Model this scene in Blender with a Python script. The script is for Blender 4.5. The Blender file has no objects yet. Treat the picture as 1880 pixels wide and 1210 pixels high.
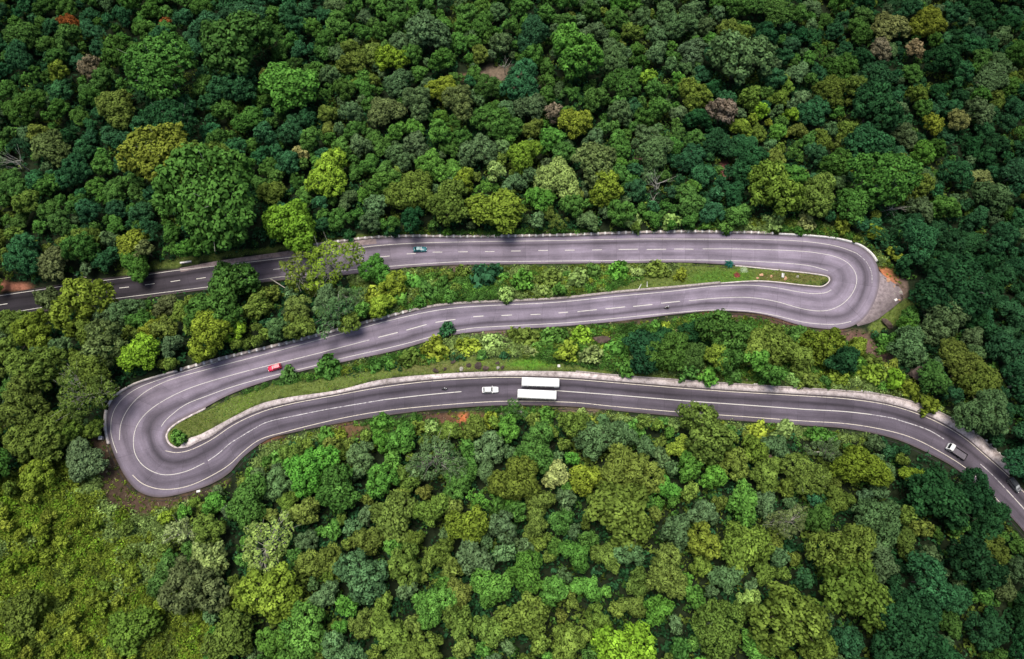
import bpy, bmesh, math, random
import numpy as np
from mathutils import Vector, Matrix

random.seed(7)
RNG = np.random.default_rng(11)
scene = bpy.context.scene
COL = scene.collection
rad = math.radians

# ------------------------------------------------------------------ camera
PITCH = 73.0                      # degrees below the horizon
CAM_Z = 199.0
F = 1271.0                        # focal length in pixels of the 1880 px wide photograph
cam_d = bpy.data.cameras.new('camera')
cam_d.sensor_width = 36.0
cam_d.lens = 36.0 * F / 1880.0
cam_d.clip_end = 6000.0
cam = bpy.data.objects.new('camera', cam_d)
COL.objects.link(cam)
cam.location = (0, 0, CAM_Z)
cam.rotation_euler = (rad(90 - PITCH), 0, 0)
scene.camera = cam
_sp, _cp = math.sin(rad(PITCH)), math.cos(rad(PITCH))
FWD = np.array([0, _cp, -_sp]); UP = np.array([0, _sp, _cp]); RT = np.array([1.0, 0, 0])

def ray(u, v):
    return RT * ((u - 940.0) / F) + UP * ((605.0 - v) / F) + FWD

def P(u, v, z):
    """world point seen at photograph pixel (u, v) on the level z"""
    d = ray(u, v)
    t = (z - CAM_Z) / d[2]
    return np.array([d[0] * t, d[1] * t, z])

def proj(p):
    """world points (n,3) -> photograph pixels (n,2) and depth"""
    p = np.atleast_2d(p) - np.array([0, 0, CAM_Z])
    dep = p @ FWD
    return np.stack([940 + F * (p @ RT) / dep, 605 - F * (p @ UP) / dep], 1), dep

# ------------------------------------------------------------------ tagging helpers
def tag(o, label=None, cat=None, group=None, kind=None):
    if label: o['label'] = label
    if cat: o['category'] = cat
    if group: o['group'] = group
    if kind: o['kind'] = kind
    return o

def empty(name, loc=(0, 0, 0), rz=0.0):
    o = bpy.data.objects.new(name, None)
    o.empty_display_size = 0.5
    COL.objects.link(o)
    o.location = loc
    o.rotation_euler = (0, 0, rz)
    return o

class MB:
    """collects shapes for ONE mesh object"""
    def __init__(s):
        s.v = []; s.f = []; s.m = []; s.sm = []
    def add(s, verts, faces, mat=0, smooth=False):
        b = len(s.v)
        s.v += [tuple(map(float, q)) for q in verts]
        for f in faces:
            s.f.append(tuple(i + b for i in f)); s.m.append(mat); s.sm.append(smooth)
    def box(s, c, d, rz=0, mat=0, taper=1.0):
        cx, cy, cz = c; dx, dy, dz = d[0] / 2, d[1] / 2, d[2] / 2
        ca, sa = math.cos(rz), math.sin(rz)
        vs = []
        for k, zz in ((1.0, -dz), (taper, dz)):
            for sx, sy in ((-1, -1), (1, -1), (1, 1), (-1, 1)):
                x, y = sx * dx * k, sy * dy * k
                vs.append((cx + x * ca - y * sa, cy + x * sa + y * ca, cz + zz))
        s.add(vs, [(3, 2, 1, 0), (4, 5, 6, 7), (0, 1, 5, 4), (1, 2, 6, 5), (2, 3, 7, 6), (3, 0, 4, 7)], mat)
    def loft(s, rings, mat=0, smooth=True, cap=True, closed=True):
        n = len(rings[0]); vs = [p for r in rings for p in r]; fs = []
        for i in range(len(rings) - 1):
            for j in range(n if closed else n - 1):
                k = (j + 1) % n
                fs.append((i * n + j, i * n + k, (i + 1) * n + k, (i + 1) * n + j))
        s.add(vs, fs, mat, smooth)
        if cap:
            s.add(rings[0], [tuple(range(n - 1, -1, -1))], mat)
            s.add(rings[-1], [tuple(range(n))], mat)
    def tube(s, pts, radii, n=7, mat=0, smooth=True, cap=True):
        pts = [Vector(p) for p in pts]; rings = []
        for i, p in enumerate(pts):
            d = (pts[min(i + 1, len(pts) - 1)] - pts[max(i - 1, 0)]).normalized()
            a = d.cross(Vector((0, 0, 1)))
            if a.length < 1e-3: a = d.cross(Vector((1, 0, 0)))
            a.normalize(); b = d.cross(a)
            r = radii[i] if hasattr(radii, '__len__') else radii
            rings.append([p + (a * math.cos(2 * math.pi * k / n) + b * math.sin(2 * math.pi * k / n)) * r for k in range(n)])
        s.loft(rings, mat, smooth, cap)
    def build(s, name, mats, parent=None):
        me = bpy.data.meshes.new(name)
        me.from_pydata(s.v, [], s.f)
        for m in (mats if isinstance(mats, (list, tuple)) else [mats]): me.materials.append(m)
        me.polygons.foreach_set('material_index', s.m)
        me.polygons.foreach_set('use_smooth', s.sm)
        me.update()
        bm = bmesh.new(); bm.from_mesh(me)
        bmesh.ops.recalc_face_normals(bm, faces=bm.faces)
        bm.to_mesh(me); bm.free()
        o = bpy.data.objects.new(name, me)
        COL.objects.link(o)
        if parent: o.parent = parent
        return o

def np_mesh(name, verts, quads, mat, attrs=None, uv=None, smooth=False):
    """fast mesh of quads from numpy arrays; attrs: name -> (domain, type, array)"""
    me = bpy.data.meshes.new(name)
    nv, nq = len(verts), len(quads)
    k = quads.shape[1]
    me.vertices.add(nv); me.vertices.foreach_set('co', np.ascontiguousarray(verts, np.float32).ravel())
    me.loops.add(nq * k); me.loops.foreach_set('vertex_index', np.ascontiguousarray(quads, np.int32).ravel())
    me.polygons.add(nq); me.polygons.foreach_set('loop_start', np.arange(0, nq * k, k, dtype=np.int32))
    me.update(calc_edges=True)
    if smooth: me.polygons.foreach_set('use_smooth', np.ones(nq, bool))
    if uv is not None:
        l = me.uv_layers.new(name='UVMap')
        l.data.foreach_set('uv', np.ascontiguousarray(uv[quads.ravel()], np.float32).ravel())
    for a, (dom, typ, arr) in (attrs or {}).items():
        at = me.attributes.new(a, typ, dom)
        at.data.foreach_set({'FLOAT': 'value', 'FLOAT_COLOR': 'color', 'FLOAT_VECTOR': 'vector', 'INT': 'value'}[typ],
                            np.ascontiguousarray(arr, np.int32 if typ == 'INT' else np.float32).ravel())
    me.materials.append(mat)
    return me

def link(name, me, parent=None):
    o = bpy.data.objects.new(name, me); COL.objects.link(o)
    if parent: o.parent = parent
    return o

# ------------------------------------------------------------------ materials
def newmat(name):
    m = bpy.data.materials.new(name); m.use_nodes = True
    nt = m.node_tree; nt.nodes.clear()
    out = nt.nodes.new('ShaderNodeOutputMaterial')
    return m, nt, out

def N(nt, typ, **kw):
    n = nt.nodes.new(typ)
    for k, v in kw.items():
        if k == 'inp':
            for a, b in v.items(): n.inputs[a].default_value = b
        else: setattr(n, k, v)
    return n

def plain(name, col, rough=0.6, metal=0.0, noise=0.12, scale=8.0, spec=0.5, coat=0.0):
    m, nt, out = newmat(name)
    b = N(nt, 'ShaderNodeBsdfPrincipled', inp={'Roughness': rough, 'Metallic': metal, 'Specular IOR Level': spec, 'Coat Weight': coat})
    tc = N(nt, 'ShaderNodeTexCoord')
    ns = N(nt, 'ShaderNodeTexNoise', inp={'Scale': scale, 'Detail': 5.0})
    nt.links.new(tc.outputs['Object'], ns.inputs['Vector'])
    mr = N(nt, 'ShaderNodeMapRange', inp={'To Min': 1 - noise, 'To Max': 1 + noise, 'From Min': 0.3, 'From Max': 0.7})
    nt.links.new(ns.outputs['Fac'], mr.inputs['Value'])
    mx = N(nt, 'ShaderNodeVectorMath', operation='SCALE'); mx.inputs[0].default_value = col
    nt.links.new(mr.outputs['Result'], mx.inputs['Scale'])
    nt.links.new(mx.outputs['Vector'], b.inputs['Base Color'])
    nt.links.new(b.outputs['BSDF'], out.inputs['Surface'])
    return m

def leaf_material(name, from_attr='INSTANCER', attr='tint', transl=0.22):
    m, nt, out = newmat(name)
    L = nt.links.new
    a = N(nt, 'ShaderNodeAttribute', attribute_type=from_attr, attribute_name=attr)
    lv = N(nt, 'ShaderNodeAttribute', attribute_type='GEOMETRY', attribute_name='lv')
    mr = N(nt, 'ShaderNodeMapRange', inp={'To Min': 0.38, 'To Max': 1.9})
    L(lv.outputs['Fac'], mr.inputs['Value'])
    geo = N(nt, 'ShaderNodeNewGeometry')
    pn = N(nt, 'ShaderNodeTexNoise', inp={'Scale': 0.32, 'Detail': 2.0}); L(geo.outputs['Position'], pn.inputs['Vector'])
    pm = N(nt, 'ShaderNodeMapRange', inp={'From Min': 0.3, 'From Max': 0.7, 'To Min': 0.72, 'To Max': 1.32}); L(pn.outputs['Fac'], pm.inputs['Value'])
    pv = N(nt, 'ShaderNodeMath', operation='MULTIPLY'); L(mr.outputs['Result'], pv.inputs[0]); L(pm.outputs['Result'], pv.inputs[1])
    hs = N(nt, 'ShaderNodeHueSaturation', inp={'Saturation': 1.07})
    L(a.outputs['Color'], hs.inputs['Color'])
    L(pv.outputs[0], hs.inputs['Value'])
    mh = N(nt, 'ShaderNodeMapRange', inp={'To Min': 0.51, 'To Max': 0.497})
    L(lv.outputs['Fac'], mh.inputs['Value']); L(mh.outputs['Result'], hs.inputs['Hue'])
    d = N(nt, 'ShaderNodeBsdfDiffuse'); t = N(nt, 'ShaderNodeBsdfTranslucent')
    L(hs.outputs['Color'], d.inputs['Color']); L(hs.outputs['Color'], t.inputs['Color'])
    mx = N(nt, 'ShaderNodeMixShader', inp={0: transl})
    L(d.outputs[0], mx.inputs[1]); L(t.outputs[0], mx.inputs[2])
    L(mx.outputs[0], out.inputs['Surface'])
    return m

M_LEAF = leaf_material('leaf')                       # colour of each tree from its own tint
M_COVER = leaf_material('ground_foliage', 'GEOMETRY', 'tint')   # colour stored in the cover mesh itself
M_BARK = plain('bark', (0.11, 0.085, 0.065), 0.9, noise=0.4, scale=3)
M_PALEBARK = plain('pale_bark', (0.40, 0.38, 0.32), 0.85, noise=0.3, scale=3)
M_STONE = plain('parapet_stone', (0.36, 0.31, 0.29), 0.9, noise=0.45, scale=2.2)
M_WHITEWASH = plain('whitewash', (0.74, 0.71, 0.68), 0.8, noise=0.25, scale=2.5)
M_PALEWALL = plain('pale_wall', (0.62, 0.55, 0.52), 0.85, noise=0.3, scale=1.2)
M_ROCK = plain('brown_rock', (0.085, 0.058, 0.046), 0.9, noise=0.5, scale=0.9)
M_ORANGE_ROCK = plain('orange_rock', (0.5, 0.29, 0.17), 0.9, noise=0.3, scale=2.5)
M_GREY_ROCK = plain('grey_rock', (0.33, 0.31, 0.26), 0.9, noise=0.4, scale=2.5)
M_DARKROCK = plain('dark_rock', (0.055, 0.038, 0.03), 0.9, noise=0.5, scale=2)
M_DRAIN = plain('wet_drain', (0.022, 0.02, 0.019), 0.8, noise=0.4, scale=0.6)
M_WHITE = plain('white_paint', (0.8, 0.8, 0.78), 0.35, noise=0.04, coat=0.3)
M_TEAL = plain('teal_paint', (0.002, 0.12, 0.145), 0.45, noise=0.05, coat=0.4)
M_RED = plain('red_paint', (0.6, 0.004, 0.055), 0.4, noise=0.05, coat=0.4)
M_DARKPAINT = plain('dark_grey_paint', (0.05, 0.055, 0.06), 0.35, noise=0.05, coat=0.4)
M_GREYPAINT = plain('grey_hood_paint', (0.2, 0.2, 0.21), 0.35, noise=0.05, coat=0.3)
M_GLASS = plain('dark_glass', (0.012, 0.015, 0.018), 0.08, noise=0.02, spec=0.8)
M_SKYGLASS = plain('sky_glare_glass', (0.6, 0.62, 0.62), 0.12, noise=0.03, spec=0.9)  # sky glare painted into the glass as a pale base colour
M_TYRE = plain('tyre_rubber', (0.018, 0.018, 0.018), 0.85)
M_RIM = plain('wheel_rim', (0.45, 0.45, 0.45), 0.35, metal=0.7)
M_LAMP = plain('headlight_lens', (0.75, 0.75, 0.72), 0.15, noise=0.02)
M_TAIL = plain('tail_light_lens', (0.4, 0.02, 0.015), 0.2, noise=0.02)
M_BED = plain('bed_floor', (0.12, 0.105, 0.125), 0.75, noise=0.25, scale=2)
M_BEDSIDE = plain('bed_side', (0.03, 0.026, 0.03), 0.7, noise=0.25, scale=2)
M_BLACK = plain('black_plastic', (0.015, 0.015, 0.016), 0.5)
M_SKIN = plain('skin', (0.23, 0.12, 0.075), 0.6, noise=0.06)
M_HAIR = plain('dark_hair', (0.012, 0.01, 0.008), 0.6)
M_SHIRT = plain('white_cloth', (0.75, 0.74, 0.74), 0.9, noise=0.06)
M_DARKCLOTH = plain('dark_cloth', (0.03, 0.03, 0.04), 0.9, noise=0.2)
M_HELMETW = plain('white_helmet', (0.75, 0.75, 0.75), 0.25, noise=0.02)
M_RUST = plain('rusty_red_leaf', (0.2, 0.035, 0.03), 0.9, noise=0.3)

# ------------------------------------------------------------------ road layout (pixel pairs: left and right pavement edge in driving direction)
ST = """-70,552,-70,594 0,540,0,583 73,528,80,572 157,515,165,559 240,505,247,550 320,494,330,538 400,479,410,528 520,462,520,514 600,449,610,507
690,438,700,497 750,436,760,490 857,437,857,486 950,436,950,485 1050,434,1050,484 1150,430,1150,483 1257,428,1257,482 1350,429,1350,487
1440,432,1440,496 1490,435,1480,500 1540,441,1503,503 1580,453,1514,505 1601,470,1520,507 1611,488,1523,509.5 1615,508,1524,512
1612,535,1524,515 1601,563,1522,518.5 1582,588,1518.5,522 1555,602,1514,525 1523,604,1507,527 1490,601,1490,526 1457,594,1460,523
1420,582,1427,519 1380,574,1390,517 1307,571,1323,521 1240,577,1250,528 1133,590,1133,538 1033,599,1033,549 933,605,940,554
850,612,870,557 800,622,800,563 733,642,727,580 633,664,607,612 540,685,533,631 453,712,400,663 410,730,345,678 377,748,293,692
347,763,243,709 325,775,210,731 311,786,198,753 305,796,196,783 304,804,201,810 308,813,213,843 314,819,232,878 322,823,254,902
332,823,290,913 345,821,343,904 365,811,387,889 385,803,420,869 425,776,447,839 477,753,493,806 527,740,543,793 617,723,617,778
700,707,700,764 800,696,800,752 900,691,900,745 957,690,957,744 1057,694,1057,747 1120,699,1120,753 1253,710,1250,765 1353,717,1350,772
1477,724,1472,781 1556,729,1545,786 1623,739,1610,797 1673,752,1655,810 1723,772,1700,830 1773,802,1745,854 1806,830,1785,883
1840,860,1820,913 1880,900,1860,953 1960,985,1935,1042"""
ST = np.array([[float(x) for x in s.split(',')] for s in ST.split()])
mid = (ST[:, :2] + ST[:, 2:]) / 2
cum = np.concatenate([[0], np.cumsum(np.hypot(*np.diff(mid, axis=0).T))])
FR = cum / cum[-1]
def road_z(fr): return -20.0 + 26.0 * fr
STA = np.array([P(a[0], a[1], road_z(f)) for a, f in zip(ST, FR)])
STB = np.array([P(a[2], a[3], road_z(f)) for a, f in zip(ST, FR)])

def catmull(pts, sub, closed=False):
    pts = np.asarray(pts, float)
    out = []
    n = len(pts)
    for i in range(n - 1):
        p0 = pts[max(i - 1, 0)]; p1 = pts[i]; p2 = pts[i + 1]; p3 = pts[min(i + 2, n - 1)]
        # centripetal tangents keep the tight kerb curves free of loops
        d01 = max(np.linalg.norm(p1 - p0), 1e-4) ** .5; d12 = max(np.linalg.norm(p2 - p1), 1e-4) ** .5; d23 = max(np.linalg.norm(p3 - p2), 1e-4) ** .5
        m1 = (p2 - p1) + d12 * ((p1 - p0) / d01 - (p2 - p0) / (d01 + d12)) if i > 0 else (p2 - p1)
        m2 = (p2 - p1) + d12 * ((p3 - p2) / d23 - (p3 - p1) / (d12 + d23)) if i < n - 2 else (p2 - p1)
        for k in range(sub):
            t = k / sub
            out.append(p1 * (2*t**3 - 3*t*t + 1) + m1 * (t**3 - 2*t*t + t) + p2 * (-2*t**3 + 3*t*t) + m2 * (t**3 - t*t))
    out.append(pts[-1])
    return np.array(out)

SUB = 8
RA = catmull(STA, SUB); RB = catmull(STB, SUB)
_z = (RA[:, 2] + RB[:, 2]) / 2
RA[:, 2] = _z; RB[:, 2] = _z
RC = (RA + RB) / 2
RS = np.concatenate([[0], np.cumsum(np.linalg.norm(np.diff(RC, axis=0), axis=1))])
PA, _ = proj(RA); PB, _ = proj(RB)

def road_st(u, v, hint=None):
    """photograph pixel on the road -> (index along the road, t across it)"""
    p = np.array([u, v]); dirv = PB - PA
    nrm = np.stack([-dirv[:, 1], dirv[:, 0]], 1)
    d = ((p - PA) * nrm).sum(1) / np.maximum(np.linalg.norm(nrm, axis=1), 1e-6)
    best = None
    for i in range(len(d) - 1):
        if d[i] * d[i + 1] <= 0 and abs(d[i] - d[i + 1]) > 1e-9:
            f = d[i] / (d[i] - d[i + 1])
            a = PA[i] * (1 - f) + PA[i + 1] * f; b = PB[i] * (1 - f) + PB[i + 1] * f
            t = ((p - a) @ (b - a)) / ((b - a) @ (b - a))
            err = np.linalg.norm(a + (b - a) * t - p) + 200 * max(0, -t - 0.15, t - 1.15)
            if hint is not None: err += 0.02 * abs(i + f - hint)
            if best is None or err < best[0]: best = (err, i + f, t)
    if best is None:
        i = int(np.argmin(np.linalg.norm((PA + PB) / 2 - p, axis=1))); return float(i), 0.5
    return best[1], best[2]

def road_pt(i, t):
    i = min(max(i, 0), len(RA) - 1.0001); k = int(i); f = i - k
    a = RA[k] * (1 - f) + RA[k + 1] * f; b = RB[k] * (1 - f) + RB[k + 1] * f
    return a + (b - a) * t

def on_road(u, v, dz=0.0):
    p = road_pt(*road_st(u, v))
    for _ in range(3):
        p = P(u, v, p[2]) if dz == 0 else P(u, v, p[2] + dz) - np.array([0, 0, dz])
        q, _ = proj(p); p2 = road_pt(*road_st(q[0][0], q[0][1])); p = np.array([p[0], p[1], p2[2]])
    return p

# concrete apron along the uphill side of the lowest leg (outer edge, pixels)
APR = "333,816 345,806 367,798 427,766 477,742 527,730 617,717 700,697 800,687 900,682 957,681 1057,683 1120,689 1253,699 1353,706 1477,714 1556,719 1623,726 1690,744 1740,766 1783,792 1816,819 1858,858"
APR = [tuple(map(float, s.split(','))) for s in APR.split()]
apr_out, apr_in = [], []
for u, v in APR:
    i, t = road_st(u, v, 470)
    zz = road_pt(i, 0)[2]
    apr_out.append(P(u, v, zz)); apr_in.append(i)
apr_out = catmull(apr_out, 6)
_i = np.interp(np.linspace(0, len(apr_in) - 1, len(apr_out)), np.arange(len(apr_in)), apr_in)
apr_in = np.array([road_pt(i, 0.0) for i in _i])
apr_out[:, 2] = apr_in[:, 2]

# the stony lay-by on the outside of the right-hand hairpin
LAY = np.array([(1613.5,497), (1622,510), (1640,519), (1655,532), (1658,546), (1645,560), (1625,576), (1604,590), (1575,599)], float)
lay_in, lay_out = [], []
for k_, (u, v) in enumerate(catmull(LAY, 6)):
    i = 21.4 * SUB + (26.4 - 21.4) * SUB * k_ / (6 * (len(LAY) - 1))
    j = min(int(i), len(RA) - 2); a = RA[j] * (1 - i + j) + RA[j + 1] * (i - j)
    lay_in.append(a); lay_out.append(P(u, v, a[2]))
lay_in = np.array(lay_in); lay_out = np.array(lay_out)

# ------------------------------------------------------------------ helpers: polygons
def inside(poly, pts):
    poly = np.asarray(poly, float); pts = np.asarray(pts, float)
    x, y = pts[:, 0], pts[:, 1]; c = np.zeros(len(pts), bool)
    n = len(poly)
    x1, y1 = poly[:, 0], poly[:, 1]; x2, y2 = np.roll(x1, -1), np.roll(y1, -1)
    for k in range(n):
        if y1[k] == y2[k]: continue
        m = (y1[k] > y) != (y2[k] > y)
        if m.any():
            xi = (x2[k] - x1[k]) * (y[m] - y1[k]) / (y2[k] - y1[k]) + x1[k]
            idx = np.nonzero(m)[0]; c[idx[x[m] < xi]] ^= True
    return c

# ------------------------------------------------------------------ terrain
ROADPOLY = np.concatenate([RA[:, :2], RB[::-1, :2]])
APRPOLY = np.concatenate([apr_in[:, :2], apr_out[::-1, :2]])
LAYPOLY = np.concatenate([lay_in[:, :2], lay_out[::-1, :2]])
EDGE = np.concatenate([RA[::2], RB[::2], apr_out[::2], lay_out[::2]])

def noise2(x, y, seed=0, sc=1.0):
    r = np.random.default_rng(seed); s = 0
    for k in range(7):
        a = r.uniform(0, 2 * np.pi); f = sc * r.uniform(0.5, 2.0)
        s = s + np.sin((x * np.cos(a) + y * np.sin(a)) * f + r.uniform(0, 6.28)) / 7
    return s

def regional(x, y):
    z = np.where(y < 35, 3.0 + (35 - y) * 0.22, 0.0)
    z = np.where((y >= 35) & (y < 95), 3.0 - (y - 35) * 0.36, z)
    z = np.where(y >= 95, -18.6 - (y - 95) * 0.04, z)
    z = z - 6.0 * np.clip((x - 95) / 50, 0, 1) * np.clip((y - 45) / 25, 0, 1)
    return z + 2.2 * noise2(x, y, 3, 0.045) + 0.5 * noise2(x, y, 5, 0.2)

def coords(lo, hi, step, far):
    c = np.arange(lo, hi + step / 2, step)
    return np.concatenate([[lo - f for f in far[::-1]], c, [hi + f for f in far]])
GX = coords(-250, 250, 1.25, [25, 70, 180, 500, 1400, 3500]); GY = coords(-70, 260, 1.25, [25, 70, 180, 500, 1400, 3500])
XX, YY = np.meshgrid(GX, GY); gx, gy = XX.ravel(), YY.ravel()
Z = np.empty(len(gx)); DMIN = np.empty(len(gx))
for a in range(0, len(gx), 8000):
    sl = slice(a, a + 8000)
    d2 = (gx[sl, None] - EDGE[None, :, 0]) ** 2 + (gy[sl, None] - EDGE[None, :, 1]) ** 2 + 0.02
    w = 1.0 / d2 ** 1.7
    dm = np.sqrt(d2.min(1)); wf = len(EDGE) * 0.05 / (22.0 ** 3.4)
    Z[sl] = ((w * EDGE[None, :, 2]).sum(1) + wf * regional(gx[sl], gy[sl])) / (w.sum(1) + wf)
    DMIN[sl] = dm
GP = np.stack([gx, gy], 1)
near = (DMIN < 22)
inr = np.zeros(len(gx), bool)
inr[near] = inside(ROADPOLY, GP[near]) | inside(APRPOLY, GP[near]) | inside(LAYPOLY, GP[near])
Z += 0.35 * noise2(gx, gy, 9, 0.5) * np.clip((DMIN - 1.5) / 6, 0, 1)
_rc = RC[::4]
_ii = np.nonzero(inr)[0]
for a in range(0, len(_ii), 4000):
    sl = _ii[a:a + 4000]
    _k = np.argmin((gx[sl, None] - _rc[None, :, 0]) ** 2 + (gy[sl, None] - _rc[None, :, 1]) ** 2, 1)
    Z[sl] = np.minimum(Z[sl], _rc[_k, 2]) - 0.45
edge_band = (~inr) & (DMIN < 1.3)
Z[edge_band] -= 0.16
ZG = Z.reshape(XX.shape)

def H(x, y):
    x = np.asarray(x, float); y = np.asarray(y, float)
    i = np.clip(np.searchsorted(GX, x) - 1, 0, len(GX) - 2); j = np.clip(np.searchsorted(GY, y) - 1, 0, len(GY) - 2)
    fx = np.clip((x - GX[i]) / (GX[i + 1] - GX[i]), 0, 1); fy = np.clip((y - GY[j]) / (GY[j + 1] - GY[j]), 0, 1)
    return (ZG[j, i] * (1 - fx) + ZG[j, i + 1] * fx) * (1 - fy) + (ZG[j + 1, i] * (1 - fx) + ZG[j + 1, i + 1] * fx) * fy

def G(u, v, above=0.0):
    """ground point under the ray through pixel (u, v), taken at a height above the ground"""
    z = 0.0
    for _ in range(25):
        p = P(u, v, z); z = 0.5 * z + 0.5 * (float(H(p[0], p[1])) + above)
    return np.array([p[0], p[1], float(H(p[0], p[1]))])

# land cover, given as outlines
Z_GRASS = [
 [(990,552),(1130,530),(1180,510),(1240,497),(1240,483),(1350,487),(1440,496),(1517,505),(1523,513),(1507,527),(1427,519),(1383,517),(1323,521),(1250,528),(1133,538),(1033,549)],
 [(304,804),(305,794),(325,775),(377,751),(430,728),(500,707),(560,700),(640,688),(700,678),(760,670),(850,658),(960,655),(1040,668),(1120,682),(1250,692),(1400,702),(1540,712),(1640,722),(1720,752),(1690,744),(1623,726),(1477,714),(1353,706),(1253,699),(1120,689),(1057,683),(900,682),(800,687),(700,697),(617,717),(527,730),(477,742),(427,766),(367,798),(340,815),(322,823),(308,813)],
 [(200,508),(400,476),(600,446),(690,435),(690,428),(560,446),(400,464),(240,486)],
 [(1590,600),(1660,548),(1680,560),(1640,600),(1600,612)]]
Z_SHRUB = [
 [(640,505),(710,500),(783,492),(860,487),(1033,486),(1240,484),(1240,497),(1180,510),(1130,530),(990,552),(900,553),(830,557),(790,562),(735,575),(700,585),(650,560)],
 [(410,735),(460,715),(545,690),(633,668),(733,646),(800,627),(850,615),(933,608),(1133,594),(1240,581),(1290,578),(1380,578),(1457,598),(1523,608),(1585,603),(1620,640),(1660,690),(1720,740),(1800,800),(1720,752),(1640,722),(1540,712),(1400,702),(1250,692),(1120,680),(1040,668),(960,655),(850,655),(760,668),(700,676),(560,700),(430,730)],
 [(430,890),(460,850),(493,810),(543,797),(617,782),(700,768),(800,756),(957,748),(1057,751),(1253,769),(1353,776),(1472,785),(1600,800),(1560,812),(1400,800),(1250,785),(1130,772),(960,765),(900,775),(800,790),(640,800),(540,820),(480,870)],
 [(1100,428),(1250,422),(1380,402),(1480,402),(1580,430),(1640,490),(1660,530),(1640,518),(1612,490),(1602,467),(1540,439),(1440,430),(1257,426),(1100,431)],
 [(690,432),(857,432),(1100,428),(1100,422),(857,424),(690,428)]]
Z_MEADOW = [[(-300,900),(0,880),(60,850),(140,850),(178,868),(200,925),(270,945),(350,922),(330,960),(300,990),(310,1060),(400,1150),(400,1400),(-300,1400)]]
Z_BARE = [[(165,800),(196,800),(210,840),(227,878),(250,903),(300,916),(345,908),(390,893),(425,875),(410,895),(350,920),(270,945),(200,925),(180,870)]]
ROADPIX = np.concatenate([PA, PB[::-1]]); APRPIX = np.concatenate([proj(apr_in)[0], proj(apr_out)[0][::-1]])
LAYPIX = np.concatenate([proj(lay_in)[0], proj(lay_out)[0][::-1]])
def cover_class(pix):
    """0 forest, 1 road, 2 grass, 3 shrubs, 4 meadow, 5 bare"""
    c = np.zeros(len(pix), int)
    for k, zs in ((4, Z_MEADOW), (3, Z_SHRUB), (5, Z_BARE), (2, Z_GRASS)):
        for z in zs: c[inside(z, pix)] = k
    c[inside(ROADPIX, pix) | inside(APRPIX, pix) | inside(LAYPIX, pix)] = 1
    return c
# class raster in pixel space, 3 px cells
RU0, RV0, RC_ = -450.0, -320.0, 3.0
_ru = np.arange(RU0, 2330, RC_); _rv = np.arange(RV0, 1540, RC_)
_uu, _vv = np.meshgrid(_ru, _rv)
RAST = cover_class(np.stack([_uu.ravel(), _vv.ravel()], 1)).reshape(_uu.shape)
def klass(pix):
    i = np.clip(((pix[:, 0] - RU0) / RC_).round().astype(int), 0, RAST.shape[1] - 1)
    j = np.clip(((pix[:, 1] - RV0) / RC_).round().astype(int), 0, RAST.shape[0] - 1)
    return RAST[j, i]

# ground colours
gpix, gdep = proj(np.stack([gx, gy, Z], 1))
gk = np.zeros(len(gx), int)
vis = (gdep > 1) & (np.abs(gpix[:, 0] - 940) < 1390) & (np.abs(gpix[:, 1] - 605) < 920)
gk[vis] = klass(gpix[vis])
gcol = np.tile(np.array([0.016, 0.024, 0.011]), (len(gx), 1))
gcol[gk == 2] = (0.11, 0.145, 0.035)
gcol[gk == 3] = (0.045, 0.07, 0.022)
gcol[gk == 4] = (0.06, 0.08, 0.018)
gcol[gk == 5] = (0.085, 0.055, 0.036)
SOILS = [  # u, v, ru, rv, colour, strength
 (14,526,50,9,(0.30,0.125,0.08),1),(175,522,120,8,(0.05,0.06,0.03),.7),
 (1625,503,16,14,(0.42,0.16,0.075),1),(1640,516,14,8,(0.38,0.16,0.09),1),(1655,530,12,22,(0.16,0.11,0.09),.9),
 (212,895,28,40,(0.058,0.04,0.027),.9),(240,930,36,14,(0.072,0.046,0.034),.8),(375,903,36,8,(0.06,0.045,0.03),.9),
 (850,772,60,16,(0.15,0.075,0.045),1),(850,768,9,8,(0.5,0.16,0.06),1),(790,765,30,10,(0.09,0.05,0.035),.9),(640,790,40,14,(0.16,0.085,0.05),.8),
 (1060,757,50,10,(0.17,0.12,0.085),.8),(500,810,30,10,(0.14,0.07,0.04),.8),
 (1450,590,60,14,(0.11,0.06,0.045),1),(1545,618,60,14,(0.13,0.075,0.06),1),(1590,640,30,20,(0.14,0.085,0.07),1),(1620,660,22,12,(0.1,0.06,0.045),1),
 (1380,582,70,8,(0.1,0.06,0.045),.9),(1310,575,25,7,(0.2,0.09,0.05),.9),(1180,592,60,6,(0.1,0.07,0.05),.8),(1590,660,12,8,(0.3,0.15,0.11),.9),
 (840,495,40,8,(0.13,0.09,0.075),.9),(900,612,40,6,(0.15,0.1,0.085),.9),
 (1440,510,80,12,(0.115,0.105,0.035),.9),(1330,510,70,16,(0.07,0.16,0.02),.8),(975,668,45,9,(0.085,0.21,0.02),.9),(360,775,50,20,(0.095,0.11,0.03),.7),(800,675,90,10,(0.14,0.135,0.05),.7),
 (915,140,55,20,(0.16,0.12,0.085),1),(960,150,50,12,(0.14,0.105,0.075),1),(855,143,28,8,(0.17,0.1,0.07),.9),(1330,315,14,20,(0.25,0.1,0.09),.8),(1190,290,26,10,(0.13,0.08,0.065),.9),
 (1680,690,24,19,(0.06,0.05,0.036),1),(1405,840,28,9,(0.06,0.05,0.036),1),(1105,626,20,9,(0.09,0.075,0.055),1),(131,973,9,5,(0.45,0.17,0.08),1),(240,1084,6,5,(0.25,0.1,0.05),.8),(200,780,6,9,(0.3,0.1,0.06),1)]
nz = noise2(gx, gy, 21, 0.9) * 0.5 + noise2(gx, gy, 22, 2.2) * 0.4
soilness = np.zeros(len(gx))
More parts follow.
